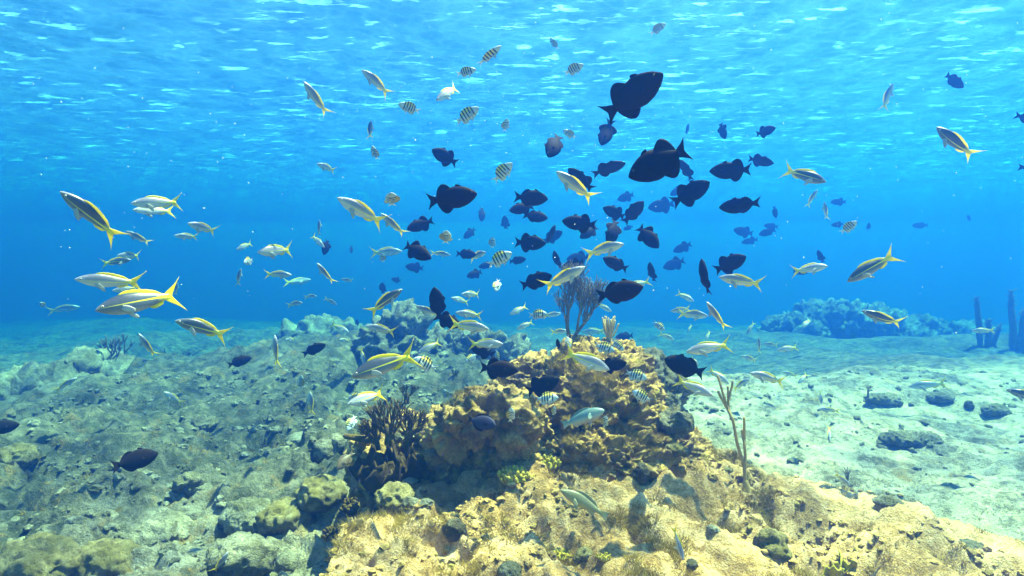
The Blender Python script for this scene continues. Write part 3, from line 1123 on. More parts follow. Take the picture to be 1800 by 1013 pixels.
class Patch:
    def __init__(self):
        self.v, self.f = [], []

    def rings(self, rings, closed=True):
        b = len(self.v)
        n = len(rings[0])
        for r in rings:
            self.v += r
        for i in range(len(rings) - 1):
            for k in range(n):
                k2 = (k + 1) % n
                self.f.append((b + i * n + k, b + (i + 1) * n + k, b + (i + 1) * n + k2, b + i * n + k2))
        self.f.append(tuple(b + k for k in range(n)))
        self.f.append(tuple(b + (len(rings) - 1) * n + k for k in reversed(range(n))))

    def sheet(self, P, th):
        """P[i][j] = (x, y, z) mid-surface, th[i][j] half thickness along y: a closed thin solid"""
        n, m = len(P), len(P[0])
        b = len(self.v)
        for sgn in (1, -1):
            for i in range(n):
                for j in range(m):
                    x, y, z = P[i][j]
                    self.v.append((x, y + sgn * th[i][j], z))
        o = n * m
        for i in range(n - 1):
            for j in range(m - 1):
                a = b + i * m + j
                self.f.append((a, a + 1, a + m + 1, a + m))
                self.f.append((o + a, o + a + m, o + a + m + 1, o + a + 1))
        rim = [b + j for j in range(m)] + [b + i * m + m - 1 for i in range(1, n)] + [b + (n - 1) * m + j for j in range(m - 2, -1, -1)] + [b + i * m for i in range(n - 2, 0, -1)]
        for q in range(len(rim)):
            c, d = rim[q], rim[(q + 1) % len(rim)]
            self.f.append((c, o + c, o + d, d))


def fish_patches(sp):
    """the parts of one kind of fish, unit length, nose at x = 0, belly down"""
    S = SHAPES[sp]
    s = np.array(S['s'])
    ss = np.concatenate([[0.0, .012], np.linspace(.03, s[-1], 22)])
    ip = lambda a, x: np.interp(x, s, np.array(S[a]))

    def sm(a, x):
        return float((ip(a, x - .02) + 2 * ip(a, x) + ip(a, x + .02)) / 4) if .03 < x < s[-1] - .02 else float(ip(a, x))
    out = {}
    b = Patch()
    rings = []
    N = 16
    for x in ss:
        t, bo, w = sm('top', x), sm('bot', x), sm('w', x)
        c, h = (t + bo) / 2, (t - bo) / 2
        rg = []
        for k in range(N):
            a = 2 * PI * k / N
            ca, sa = math.cos(a), math.sin(a)
            e = 0.92
            rg.append((x, w * math.copysign(abs(ca) ** e, ca), c + h * math.copysign(abs(sa) ** 1.1, sa)))
        rings.append(rg)
    b.rings(rings)
    out['body'] = b
    # tail
    x0, hb, xt, hs, nt, pw = S['tail']
    t = Patch()
    P, T = [], []
    for i in range(9):
        u = i / 8
        row, tr = [], []
        for j in range(13):
            q = j / 12 * 2 - 1
            xe = nt + (xt - nt) * abs(q) ** 1.1
            hh = hb + (hs - hb) * (u ** (.95 if sp in 'YNSBF' else .9))
            x = x0 + (xe - x0) * u
            bulge = 1.0 - .13 * math.sin(PI * u) * (abs(q) ** 3)
            row.append((x, 0.0, hh * q * bulge))
            tr.append(.009 * (1 - .8 * u) * (1 - .4 * abs(q)))
        P.append(row)
        T.append(tr)
    t.sheet(P, T)
    out['tail_fin'] = t

    def fin(xa, xb, h, lean, up, lobe):
        p = Patch()
        P, T = [], []
        for i in range(15):
            q = i / 14
            x = xa + (xb - xa) * q
            e = sm('top', x) if up else sm('bot', x)
            sg = 1 if up else -1
            if lobe:
                hh = h * (math.sin(PI * min(1, q ** .62)) ** .75) if 0 < q < 1 else 0
                hh = max(hh, h * .06)
            else:
                hh = h * (.35 + .65 * math.sin(PI * q) ** .6 + .15 * q) * (1 + (.10 if i % 2 and not lobe else 0)) * min(1, 8 * q + .15) * min(1, 6 * (1 - q) + .2)
            row, tr = [], []
            for j in range(5):
                r = j / 4
                row.append((x + lean * hh * r, 0.0, e - sg * .018 + sg * (hh + .018) * r))
                tr.append(.007 * (1 - .75 * r))
            P.append(row)
            T.append(tr)
        p.sheet(P, T)
        return p
    d = S['dorsal']
    out['dorsal_fin'] = fin(d[0], d[1], d[2], d[3], True, d[4])
    a = S['anal']
    out['anal_fin'] = fin(a[0], a[1], a[2], a[3], False, d[4])
    if sp in 'BF':
        out['dorsal_spine'] = fin(.29, .40, .035, .4, True, 0)
    px, pz, pl, pwid = S['pect']

    def paddle(sg, px, py, pz, L, W, ang, dropa):
        p = Patch()
        P, T = [], []
        for i in range(7):
            u = i / 6
            row, tr = [], []
            for j in range(5):
                q = j / 4 * 2 - 1
                w = W * (.25 + .95 * math.sin(PI * min(1, .18 + u * .75)) * (1 if u < .99 else .6))
                xx = px + L * u * math.cos(ang) + .15 * q * W
                yy = sg * (py + L * u * math.sin(ang))
                row.append((xx, yy, pz - L * u * dropa + w * q))
                tr.append(.003 * (1 - .6 * u))
            P.append(row)
            T.append(tr)
        p.sheet(P, T)
        return p
    wy = sm('w', px)
    for nm, sg in (('pectoral_fin', 1), ('pectoral_fin.001', -1)):
        out[nm] = paddle(sg, px, wy * .82, pz, pl, pwid, .55, .45)
    if S['pelv']:
        x, L, W = S['pelv']
        for nm, sg in (('pelvic_fin', 1), ('pelvic_fin.001', -1)):
            out[nm] = paddle(sg, x, .012, sm('bot', x) + .015, L, W * .7, .25, .75)
    ex = .085 if sp in 'YNPO' else .10
    ez = .022 if sp in 'YNPO' else .055
    er = .017 if sp in 'YNPO' else .02
    for nm, sg in (('eye', 1), ('eye.001', -1)):
        p = Patch()
        wy = sm('w', ex) * .86
        rings = []
        for i in range(6):
            r = er * (1.0, .98, .8, .52, .5, .1)[i]
            yy = (-.006, .002, .006, .0075, .0076, .009)[i]
            rings.append([(ex + r * math.cos(2 * PI * k / 12), sg * (wy + yy), ez + r * math.sin(2 * PI * k / 12)) for k in range(12)])
        p.rings(rings)
        out[nm] = p
    return out


def bend_point(p, b):
    """carry a point along a spine that curves sideways towards the tail"""
    x, y, z = p
    n = 24
    X = Yy = th = 0.0
    for i in range(n):
        s = x * (i + .5) / n
        th_i = b * max(0.0, (s - .25) / .75) ** 1.15
        X += math.cos(th_i) * x / n
        Yy += math.sin(th_i) * x / n
    th = b * max(0.0, (x - .25) / .75) ** 1.15
    return (X - y * math.sin(th), Yy + y * math.cos(th), z)


# ------------------------------------------------------------------ fish: materials
def fish_mat(name, kind):
    k = NT(name)
    uv = k.n("UVMap", uv_map="fish").outputs[0]
    sp = k.n("SeparateXYZ")
    k.l(uv, sp.inputs[0])
    u, v = sp.outputs[0], sp.outputs[1]
    rnd = k.n("ObjectInfo").outputs["Random"]
    sc = k.n("Mapping")
    sc.inputs["Scale"].default_value = (90, 45, 1)
    k.l(uv, sc.inputs[0])
    scales = k.n("TexVoronoi")
    scales.inputs["Scale"].default_value = 1.0
    k.l(sc.outputs[0], scales.inputs["Vector"])
    mott = k.noise(7.0, 3, 0.6, uv)
    YEL = (0.90, 0.74, 0.004)

    def band(x, c, w, soft=.4):
        d = k.math('ABSOLUTE', k.math('SUBTRACT', x, c))
        return k.ramp(k.math('DIVIDE', d, w), [(1 - soft, 1.0), (1.0, 0.0)]) if not isinstance(w, float) else k.ramp(k.math('MULTIPLY', d, 1 / w), [(max(0, .999 - soft), 1.0), (1.0, 0.0)])
    rough, spec = 0.42, 0.45
    if kind in 'YN':
        base = k.ramp(v, [(0.05, (.70, .69, .70)), (0.40, (.56, .57, .62)), (0.54, (.42, .42, .48)), (0.72, (.27, .25, .29)), (0.95, (.12, .12, .16))])
        if kind == 'N':
            base = k.ramp(v, [(0.05, (.36, .38, .42)), (0.30, (.15, .18, .23)), (0.55, (.075, .095, .13)), (0.78, (.045, .05, .075)), (0.95, (.02, .025, .04))])  # backlit shaded side of the snapper put into a darker skin colour
        base = k.mix(k.ramp(mott, [(.45, 0.0), (.75, .35)]), base, (.30, .31, .36) if kind == 'Y' else (.06, .075, .10))
        wid = k.math('ADD', .022, k.math('MULTIPLY', k.math('POWER', u, 3.0), .12))
        d = k.math('ABSOLUTE', k.math('SUBTRACT', v, .525))
        st = k.math('MULTIPLY', k.ramp(k.math('DIVIDE', d, wid), [(.55, 1.0), (1.0, 0.0)]), k.ramp(u, [(.06, .25), (.34, 1.0)]))
        rear = k.ramp(u, [(.66, 0.0), (.80, 1.0)])
        back = k.math('MULTIPLY', k.ramp(u, [(.46, 0.0), (.68, .5 if kind == 'Y' else .15)]), k.ramp(v, [(.70, 0.0), (.86, 1.0)]))
        m = k.math('MAXIMUM', st, k.math('MAXIMUM', rear, back))
        col = k.mix(m, base, YEL)
        col = k.mix(k.ramp(u, [(.0, .55), (.09, 0.0)]), col, (.33, .29, .30))
        rough, spec = 0.36, 0.5
    elif kind == 'B':
        base = k.mix(k.ramp(rnd, [(.45, 0.0), (.85, 1.0)]), (.004, .004, .005), (.014, .008, .007))
        col = k.mix(k.ramp(mott, [(.4, 0.0), (.8, .6)]), base, (.012, .010, .011))
        rough, spec = 0.7, 0.06
    elif kind == 'S':
        base = k.ramp(v, [(0.1, (.56, .60, .62)), (0.6, (.46, .52, .55)), (0.95, (.30, .36, .37))])
        top = k.math('MULTIPLY', k.ramp(v, [(.62, 0.0), (.80, 1.0)]), k.math('MULTIPLY', k.ramp(u, [(.18, 0.0), (.28, 1.0)]), k.ramp(u, [(.62, 1.0), (.72, 0.0)])))
        base = k.mix(top, base, (.72, .56, .05))
        bars = None
        for c in (.245, .355, .465, .575, .685):
            q = band(u, c, .031, .35)
            bars = q if bars is None else k.math('MAXIMUM', bars, q)
        bars = k.math('MULTIPLY', bars, k.ramp(v, [(.1, .35), (.35, 1.0)]))
        col = k.mix(bars, base, (.012, .014, .02))
        col = k.mix(k.ramp(u, [(.0, .7), (.14, 0.0)]), col, (.2, .24, .27))
    elif kind == 'P':
        col = k.ramp(v, [(0.1, (.40, .30, .26)), (0.35, (.36, .40, .34)), (0.6, (.20, .30, .28)), (.95, (.10, .17, .17))])
    elif kind == 'O':
        col = k.ramp(v, [(0.1, (.36, .31, .16)), (0.5, (.27, .24, .10)), (.95, (.15, .13, .05))])
    elif kind == 'T':
        col = k.mix(mott, (.012, .012, .035), (.03, .025, .06))
        rough, spec = .6, .2
    elif kind == 'D':
        col = k.mix(mott, (.06, .04, .02), (.12, .08, .04))
    elif kind == 'yfin':
        col = k.mix(k.ramp(mott, [(.3, 0.0), (.8, .6)]), YEL, (.55, .42, .03))
        rough, spec = .5, .3
    elif kind == 'pale':
        col = k.mix(mott, (.42, .43, .41), (.58, .57, .52))
    elif kind == 'bfin':
        edge = k.n("VertexColor")
        edge.layer_name = "x"
        col = k.mix(mott, (.004, .004, .005), (.016, .009, .008))
        rough, spec = .7, .06
    col = k.mix(k.ramp(scales.outputs["Distance"], [(.2, 0.0), (.75, .32)]), col, (.0, .0, .0)) if kind in 'YNSPO' else col
    k.set(Base_Color=col, Roughness=rough)
    k.b.inputs["Specular IOR Level"].default_value = spec
    if kind in ('yfin', 'pale'):
        tl = k.n("BsdfTranslucent")
        k.l(col, tl.inputs[0])
        mx = k.n("MixShader")
        mx.inputs[0].default_value = .45
        k.l(k.b.outputs[0], mx.inputs[1])
        k.l(tl.outputs[0], mx.inputs[2])
        k.l(mx.outputs[0], k.out.inputs["Surface"])
    return k.m


FM = {q: fish_mat("fish skin " + n, q) for q, n in (('Y', 'snapper'), ('N', 'shaded snapper'), ('B', 'trigger'), ('S', 'sergeant'), ('P', 'parrotfish'), ('O', 'olive'), ('T', 'tang'), ('D', 'damsel'))}
FM.update({q: fish_mat("fish fin " + n, q) for q, n in (('yfin', 'yellow'), ('pale', 'pale'), ('bfin', 'black'))})
_e = NT("fish eye")
_e.set(Base_Color=(.012, .012, .014), Roughness=.15)
_w = NT("fish iris")
_w.set(Base_Color=(.45, .42, .38), Roughness=.3)
_l = NT("fin base line")
_l.set(Base_Color=(.30, .40, .46), Roughness=.5)
PART_MAT = {'Y': dict(body='Y', tail_fin='yfin', dorsal_fin='yfin', anal_fin='yfin', pectoral_fin='pale', pelvic_fin='pale'),
            'S': dict(body='S', tail_fin='pale', dorsal_fin='S', anal_fin='S', pectoral_fin='pale', pelvic_fin='pale')}
PART_MAT['N'] = dict(PART_MAT['Y'], body='N', pelvic_fin='pale')
for q in 'BFTDPO':
    PART_MAT[q] = dict(body='B' if q == 'F' else q, tail_fin='bfin' if q in 'BFT' else q, dorsal_fin='bfin' if q in 'BFT' else q, anal_fin='bfin' if q in 'BFT' else q,
                       pectoral_fin='bfin' if q in 'BFT' else q, pelvic_fin=q, dorsal_spine='bfin')
PATCH = {q: fish_patches(q) for q in SHAPES}
_MESH = {}


def part_mesh(sp, part, b):
    """mesh of one part (or 'whole' for a small fish) of a kind at a bend; shared by every copy"""
    key = (sp, part, b)
    if key in _MESH:
        return _MESH[key]
    S = SHAPES[sp]
    names = [part] if part != 'whole' else ['body', 'tail_fin', 'dorsal_fin', 'anal_fin', 'pectoral_fin', 'pectoral_fin.001']
    names = [n for n in names if n in PATCH[sp]]
    v, f, mi, mats, uvs = [], [], [], [], []
    for n in names:
        p = PATCH[sp][n]
        o = len(v)
        kind = n.split('.')[0]
        if kind == 'eye':
            mats = [_e.m, _w.m if sp in 'YNSPO' else _e.m]
        else:
            mt = FM[PART_MAT[sp].get(kind, sp)]
            if mt not in mats:
                mats.append(mt)
        for q in p.v:
            v.append(bend_point(q, b))
            uvs.append((q[0], .5 + q[2] / S['depth']))
        for i, q in enumerate(p.f):
            f.append(tuple(o + j for j in q))
            if kind == 'eye':
                mi.append(0 if i >= 36 and i < 62 else 1)
            else:
                mi.append(mats.index(mt))
    me = bpy.data.meshes.new(part.split('.')[0])
    me.from_pydata([(x - .45, y, z) for x, y, z in v], [], f)
    if part.split('.')[0] == 'eye':
        mi = [0 if i in range(36, 61) or i == len(f) - 1 else 1 for i in range(len(f))]
    for m in mats:
        me.materials.append(m)
    me.polygons.foreach_set("material_index", mi)
    me.polygons.foreach_set("use_smooth", [True] * len(f))
    uvl = me.uv_layers.new(name="fish")
    li = np.empty(len(me.loops), np.int32)
    me.loops.foreach_get("vertex_index", li)
    uvl.data.foreach_set("uv", np.array(uvs, np.float32)[li].ravel())
    me.update()
    _MESH[key] = me
    return me


KIND = {'Y': ("yellowtail_snapper", "yellow-tailed snapper", "snapper", .19, "yellow-tailed snappers around the reef"),
        'B': ("black_triggerfish", "black triggerfish", "triggerfish", .155, "black triggerfish in the school"),
        'S': ("sergeant_fish", "striped sergeant fish", "sergeant fish", .11, "striped sergeant fish around the reef"),
        'P': ("parrotfish", "parrotfish", "parrotfish", .2, None), 'T': ("tang", "tang", "tang", .16, None),
        'D': ("damselfish", "damselfish", "damselfish", .1, None), 'O': ("olive_snapper", "olive snapper", "snapper", .2, None)}
KIND['N'] = KIND['Y']
KIND['F'] = KIND['B']
PROTO = {}


def fish(sp, hx, hy, tx, ty, yaw, roll, bend, label, D=None):
    """a fish whose nose and tail tip are seen at two points of the photograph; yaw > 0 turns the nose to the viewer, roll > 0 shows its back.
    The kind's real length gives its distance; D gives the distance instead, and the length follows."""
    name, noun, cat, L, group = KIND[sp]
    mx, my = (hx + tx) / 2, (hy + ty) / 2
    d = ray(mx, my)
    vd = d.normalized()
    n = math.hypot(hx - tx, hy - ty)
    a = math.atan2(-(hy - ty), hx - tx)
    cyaw = math.cos(R(yaw))
    stretch = math.sqrt(1 + ((mx - 900) / FPX) ** 2 * 0.6)
    Yd = L * FPX * cyaw / n * stretch if D is None else D * 1.45
    h = TREE.ray_cast(CAMP, vd)
    if h[0] is not None:
        lim = (h[0] - CAMP).dot(C_FWD) * .87 - .04
        Yd = min(Yd, lim)
    L = n * Yd / FPX / cyaw / stretch
    pos = CAMP + d * Yd
    pos.z = min(pos.z, SURF_Z - .12)
    rx = (C_RIGHT - vd * C_RIGHT.dot(vd)).normalized()
    uy = rx.cross(vd).normalized()
    F = (rx * math.cos(a) + uy * math.sin(a)) * cyaw - vd * math.sin(R(yaw))
    U = -rx * math.sin(a) + uy * math.cos(a)
    if U.dot(uy) < 0:
        U = -U
    toward = (-vd - F * (-vd).dot(F)).normalized()
    U = (U - F * U.dot(F)).normalized()
    U = U * math.cos(R(roll)) + toward * math.sin(R(roll)) if abs(roll) < 900 else U
    U = (U - F * U.dot(F)).normalized()
    X = -F                                   # mesh x runs from the nose backwards
    Zv = U
    Yv = Zv.cross(X)
    M = Matrix((X, Yv, Zv)).transposed().to_4x4()
    b = round(max(-1.2, min(1.2, bend)) / .3) * .3
    detailed = n / 1.0 >= 36 and Yd < 6
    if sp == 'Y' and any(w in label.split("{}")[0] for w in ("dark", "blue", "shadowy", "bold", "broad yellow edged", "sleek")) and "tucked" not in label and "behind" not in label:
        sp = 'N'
    if sp == 'B' and int(hx * 7 + hy * 3) % 5 in (0, 2) and not any(w in label for w in ('fin', 'largest', 'huge')):
        sp = 'F'
    tall = .93 + .14 * ((hx * 31 + hy * 17) % 10) / 10
    lab = label.replace('{}', noun)
    if detailed:
        key = (sp, b)
        if key not in PROTO:
            PROTO[key] = [(p.split('.')[0], part_mesh(sp, p, b)) for p in PATCH[sp]]
        root = bpy.data.objects.new(name, None)
        root.empty_display_size = .05
        COL.objects.link(root)
        for pn, me in PROTO[key]:
            c = bpy.data.objects.new(pn, me)
            c.parent = root
            COL.objects.link(c)
    else:
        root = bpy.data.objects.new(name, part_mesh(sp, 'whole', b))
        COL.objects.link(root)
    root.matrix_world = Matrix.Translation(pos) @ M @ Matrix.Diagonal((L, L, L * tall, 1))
    tag(root, lab, cat, group)
    return root

# ------------------------------------------------------------------ fish: where each one swims
FISH = [
    # top band under the surface
    ('Y', 535, 141, 572, 204, 10, 38, .3, "slim silvery {} diving tail down under the surface, upper left of the school"),
    ('Y', 635, 122, 684, 164, 10, 32, -.3, "silvery {} nose up beneath a white surface glint, yellow tail spread"),
    ('Y', 764, 178, 809, 150, 35, 0, .6, "plump grey {} with an upright yellow tail, above the two barred fish"),
    ('S', 699, 182, 738, 197, 15, 20, .3, "sunlit brown {} facing left under the surface, beside the plump snapper"),
    ('S', 844, 188, 802, 215, 10, 0, .3, "boldly barred {} with nose up to the right, under the plump snapper"),
    ('Y', 653, 211, 649, 243, 40, 30, 0, "tiny dark green {} seen almost end on, over the pale sergeant"),
    ('S', 655, 255, 662, 282, 30, 30, .3, "tiny white {} pointing straight up below the dark green snapper"),
    ('Y', 556, 287, 590, 302, 30, 10, .3, "small pale {} with yellow tail alone at the upper left"),
    ('S', 891, 208, 887, 231, 40, 20, 0, "tiny grey {} pointing up between the barred fish and the largest triggerfish"),
    ('S', 902, 285, 868, 318, 10, 10, .3, "pale {} climbing to the right with trailing white tail, over the broad triggerfish"),
    ('S', 839, 122, 803, 130, 15, 30, 0, "white {} glowing in sun just below the climbing dark one"),
    ('S', 883, 80, 841, 112, 10, 60, 0, "dark backed narrow {} with white tail climbing to the right near the surface"),
    ('S', 1171, 41, 1144, 58, 20, 30, .3, "orange brown {} highest in the water, glowing just under the surface"),
    ('S', 967, 66, 980, 87, 20, 40, .3, "tiny white and brown {} nose up near the surface beside the orange one"),
    ('S', 1027, 113, 993, 129, 15, 25, 0, "orange banded {} close under the surface, left of the largest triggerfish"),
    ('B', 1166, 128, 1070, 199, 20, 0, .3, "largest {} of the upper water, nose up to the right, tail low"),
    ('B', 758, 262, 800, 286, 30, 0, -.3, "small round {} with raised back fin high at the left of the school"),
    ('B', 963, 278, 984, 236, 40, 0, .3, "heart shaped {} plunging nose down beside a white sergeant"),
    ('B', 1057, 257, 1073, 217, 38, -10, -.6, "plunging {} with all fins spread, below the largest one"),
    ('S', 989, 228, 1012, 243, 20, 20, .3, "white {} touching the edge of the heart shaped triggerfish"),
    ('B', 1209, 217, 1208, 236, 30, 60, 0, "tiny brown {} standing upright in open water under the largest one", 6.2),
    ('B', 1277, 246, 1264, 217, 20, 30, -.3, "brown {} nose down with its fin folded, near the oval one"),
    ('B', 1364, 224, 1331, 236, 30, -10, 0, "oval grey {} without visible fins, high at the right of the school"),
    ('B', 1101, 314, 1206, 262, 8, 0, .3, "huge black {} nosing down to the left with tail cocked up, centre right"),
    ('B', 1193, 279, 1218, 314, 20, 50, -.3, "narrow brown {} hanging under the huge one's tail"),
    ('B', 1249, 318, 1186, 356, 15, 0, .3, "big black {} climbing right with its tail low, below the huge one"),
    ('B', 1102, 286, 1043, 303, 8, 45, .3, "narrow reddish brown {} just left of the huge black one"),
    ('B', 1244, 301, 1318, 299, 6, 10, .3, "grey brown {} heading left, pointed fins up and down, beyond the huge one"),
    ('B', 1362, 288, 1317, 279, 8, 35, 0, "slender grey {} heading right, right of the pointed finned one"),
    ('B', 1261, 365, 1334, 359, 6, 35, .3, "slender reddish {} heading left, alone under the big climbing one"),
    ('B', 1697, 156, 1660, 131, 15, 25, -.3, "purple brown {} nose down to the right, high at the far right"),
    ('B', 1835, 215, 1786, 202, 5, 10, 0, "cut off {} at the right edge with its tail in view, upper one"),
    ('B', 1842, 296, 1793, 294, 5, 10, 0, "cut off {} at the right edge, lower one beside the sharp snapper"),
    ('Y', 1567, 144, 1554, 194, 10, 20, .6, "curved {} standing nose up, high at the right"),
    ('Y', 1640, 217, 1714, 282, 6, 30, .3, "long dark blue {} diving tail down at the far right"),
    ('Y', 1455, 322, 1379, 298, 15, 0, .6, "broad yellow edged {} facing right with an upright forked tail, over pale hanging ones"),
    # middle left
    ('Y', 108, 328, 208, 424, 5, 35, -.3, "biggest dark {} of the far left, nose up, wide yellow tail hanging"),
    ('Y', 228, 358, 318, 356, 5, 5, .3, "dark blue {} level and heading left, with a pale one tucked below it"),
    ('Y', 232, 369, 305, 372, 10, -20, 0, "pale slim {} tucked under the level dark blue one"),
    ('Y', 329, 391, 381, 410, 30, 20, .3, "silvery {} nose up and left, nearest to the level dark blue one"),
    ('Y', 305, 414, 348, 418, 20, 20, .3, "small white {} touching the belly of the silvery nose up one"),
    ('Y', 221, 404, 262, 431, 15, 40, .3, "pink white {} descending at the tail tip of the biggest dark one"),
    ('Y', 205, 449, 247, 451, 35, 15, .3, "round pale {} facing left above a dark green one"),
    ('Y', 232, 456, 181, 464, 15, 0, .3, "dark green {} half hidden under the round pale one", 2.7),
    ('Y', 130, 490, 250, 500, 5, 20, .3, "large pale pink {} heading left at the far left, above the darkest blue one"),
    ('Y', 196, 512, 240, 505, 20, 10, 0, "grey {} face peeping between the large pink and large blue ones", 2.6),
    ('Y', 166, 549, 317, 514, 4, -5, .3, "largest blue {} with bold yellow line and cocked tail, lower far left"),
    ('Y', 305, 562, 400, 590, 5, 20, -.3, "dark blue {} heading left, drooping yellow tail, beside the largest blue one"),
    ('Y', 312, 494, 308, 520, 30, 40, 0, "tiny pale upright {} behind the largest blue one's tail"),
    ('Y', 450, 444, 516, 439, 30, 5, .3, "plump grey faced {} heading left in the open blue, forked tail wide"),
    ('Y', 414, 440, 444, 427, 30, 10, .3, "small white {} just ahead of the plump grey faced one"),
    ('S', 428, 462, 444, 457, 60, 10, 0, "tiny white {} facing the viewer below the plump grey faced snapper"),
    ('Y', 424, 470, 416, 502, 25, 45, .3, "thin pale {} standing upright below the tiny white sergeant"),
    ('Y', 515, 484, 467, 481, 15, 20, .3, "pale {} heading right with greenish tail, over the faint grey one"),
    ('Y', 549, 491, 500, 499, 10, -30, .3, "faint grey shadowy {} far off behind the pale right heading one", 6.5),
    ('Y', 533, 532, 507, 535, 35, 20, .9, "small curled {} with yellow tail, lowest of three curled ones"),
    ('Y', 558, 521, 537, 520, 35, 30, .9, "small curled {} pale all over, middle of three curled ones"),
    ('Y', 593, 537, 572, 523, 20, 30, .6, "small curled {} pointing down, rightmost of three curled ones"),
    ('Y', 142, 539, 86, 546, 10, 30, .3, "faint ghostly {} far off at the left, behind the largest blue one", 6.5),
    ('S', 70, 531, 80, 540, 50, 0, 0, "tiny white {} in the dark blue at the far left", 4.0),
    ('Y', 242, 582, 270, 632, 10, 45, .6, "white {} pointing up and hooked downward, below the largest blue one"),
    ('Y', 135, 661, 99, 688, 15, 30, .3, "pale {} nose up in front of the far left ridge"),
    ('Y', 285, 687, 322, 712, 10, 10, .3, "small grey {} nose up before the weedy outcrop"),
    ('B', 443, 627, 403, 642, 10, 0, .3, "hazy {} heading right low in open water, left of the upright snapper"),
    ('B', 574, 604, 534, 622, 10, 20, .3, "hazy {} climbing right low in open water, right of the upright snapper"),
    ('B', 279, 794, 204, 821, 10, 0, .3, "black {} swimming low over the left sand with a yellow edged tail"),
    ('B', 35, 744, -30, 758, 10, 0, 0, "black {} cut off by the left edge of the picture"),
    ('Y', 482, 585, 485, 646, 10, 60, .3, "bright white {} hanging upright with a long yellow tail"),
    ('Y', 501, 597, 521, 598, 50, 10, .6, "small round {} with upright yellow tail, beside the hanging white one"),
    ('S', 529, 658, 530, 684, 25, 40, 0, "tiny pink {} upright over the green sand on the left"),
    ('Y', 544, 686, 547, 730, 20, 40, .3, "pale {} hanging upright above the rounded grey boulders"),
    ('S', 611, 759, 624, 729, 25, 0, .3, "blue and white {} nose down beside the soft coral bush"),
    ('D', 591, 827, 619, 796, 15, 0, 0, "small brown {} nose down over the left sand by the blade coral"),
    ('Y', 399, 968, 380, 1010, 25, 40, -.6, "white {} with bent yellow tail at the bottom edge on the left"),
    # middle of the picture
    ('Y', 590, 345, 675, 396, 6, 15, .3, "large {} nose up to the left with broad yellow tail, above the curled ones"),
    ('Y', 668, 373, 710, 415, 8, 45, .3, "white {} crossing behind the large one's tail, diving right"),
    ('S', 688, 338, 689, 362, 65, 0, 0, "dark {} facing the viewer with white side fins spread"),
    ('Y', 562, 385, 560, 414, 25, 60, 0, "grey {} standing upright in a tangle of three fish"),
    ('Y', 571, 437, 546, 412, 25, 10, -.6, "{} nose down with vertical yellow tail in the tangle of three fish"),
    ('B', 568, 450, 577, 422, 15, 20, .3, "dark {} at the bottom of the tangle with two snappers"),
    ('B', 617, 447, 618, 432, 20, 40, 0, "tiny blue shadow of a {} far off right of the tangle", 8.5),
    ('Y', 556, 460, 585, 500, 10, 55, .3, "bright {} descending to the right, seen from its back, below the tangle"),
    ('Y', 599, 490, 621, 496, 25, 30, .6, "small pale {} with drooping tail right of the bright descending one"),
    ('Y', 615, 585, 583, 570, 20, 0, .3, "small green {} heading down right above a pale curled one"),
    ('Y', 595, 597, 617, 600, 30, 10, .6, "small pale curled {} under the small green one"),
    ('B', 627, 561, 629, 573, 30, 0, 0, "tiny dark {} left of the hazy reef block", 7.5),
    ('Y', 710, 506, 648, 550, 8, 20, .3, "bold {} climbing right with forked yellow tail left of the upright triggerfish"),
    ('Y', 640, 572, 696, 586, 12, 20, .3, "pale grey {} heading left across the hazy reef block"),
    ('N', 613, 665, 731, 622, 6, 0, -.3, "largest {} before the reef block, dark head low, yellow back and tail"),
    ('Y', 640, 642, 635, 612, 20, 30, .3, "half hidden {} whose tail rises behind the largest one before the block", 2.4),
    ('Y', 732, 622, 775, 601, 12, 10, .3, "pale {} nose down before the reef block, over a barred sergeant"),
    ('S', 724, 629, 768, 650, 10, 0, .3, "barred {} with dark tail tip right behind the largest snapper's tail"),
    ('Y', 608, 712, 678, 690, 25, 5, .3, "broad mauve {} heading left just over the soft coral bush"),
    ('S', 612, 700, 634, 692, 20, 30, 0, "barred {} half hidden behind the broad mauve snapper's head", 2.3),
    ('B', 700, 735, 706, 708, 55, 0, 0, "round purple black {} facing the viewer at the soft coral"),
    ('B', 843, 340, 755, 354, 6, 0, .3, "broad black {} heading right on its own, left centre"),
    ('B', 713, 404, 760, 388, 10, 0, -.3, "black {} heading left behind a snapper's yellow tail"),
    ('B', 846, 391, 848, 364, 25, 20, .3, "faint blue {} nose down below the broad one", 6.5),
    ('B', 814, 420, 835, 402, 20, 0, .3, "faint blue {} with raised fin, left of the pair near the sergeant", 6.6),
    ('B', 887, 378, 889, 404, 30, 10, .3, "faint blue {} upright in the middle of the school", 6.4),
    ('B', 966, 350, 906, 346, 10, 0, 0, "dark {} heading right, top of the overlapping trio"),
    ('B', 893, 371, 938, 362, 15, 0, .3, "black {} heading left, left one of the overlapping trio"),
    ('B', 965, 384, 921, 378, 12, -10, 0, "dark {} heading right, bottom of the overlapping trio"),
    ('B', 962, 428, 907, 426, 10, 0, 0, "black {} heading right with both fins up, under the overlapping trio"),
    ('B', 990, 406, 958, 424, 20, 0, .3, "greyer {} with nose up behind the both fins up one", 4.6),
    ('B', 976, 394, 962, 428, 15, 60, 0, "narrow {} upright with pink tipped nose in the centre of the school"),
    ('S', 785, 405, 783, 428, 62, 0, 0, "tiny white {} facing the viewer, side fins out, left centre"),
    ('S', 866, 416, 865, 436, 40, 0, 0, "tiny see through {} above the barred one in the centre", 4.5),
    ('B', 985, 388, 1046, 396, 10, 0, 0, "large dark {} heading left, left of the crowded centre pair"),
    ('B', 1018, 420, 1049, 398, 15, -10, .3, "black {} overlapping the lower side of the large dark one, centre"),
    ('B', 997, 294, 1040, 335, 12, 30, .3, "reddish {} hidden behind the bright nose up snapper"),
    ('Y', 974, 299, 1043, 353, 6, 30, .3, "bright {} nose up to the left with yellow back, over the crowded centre"),
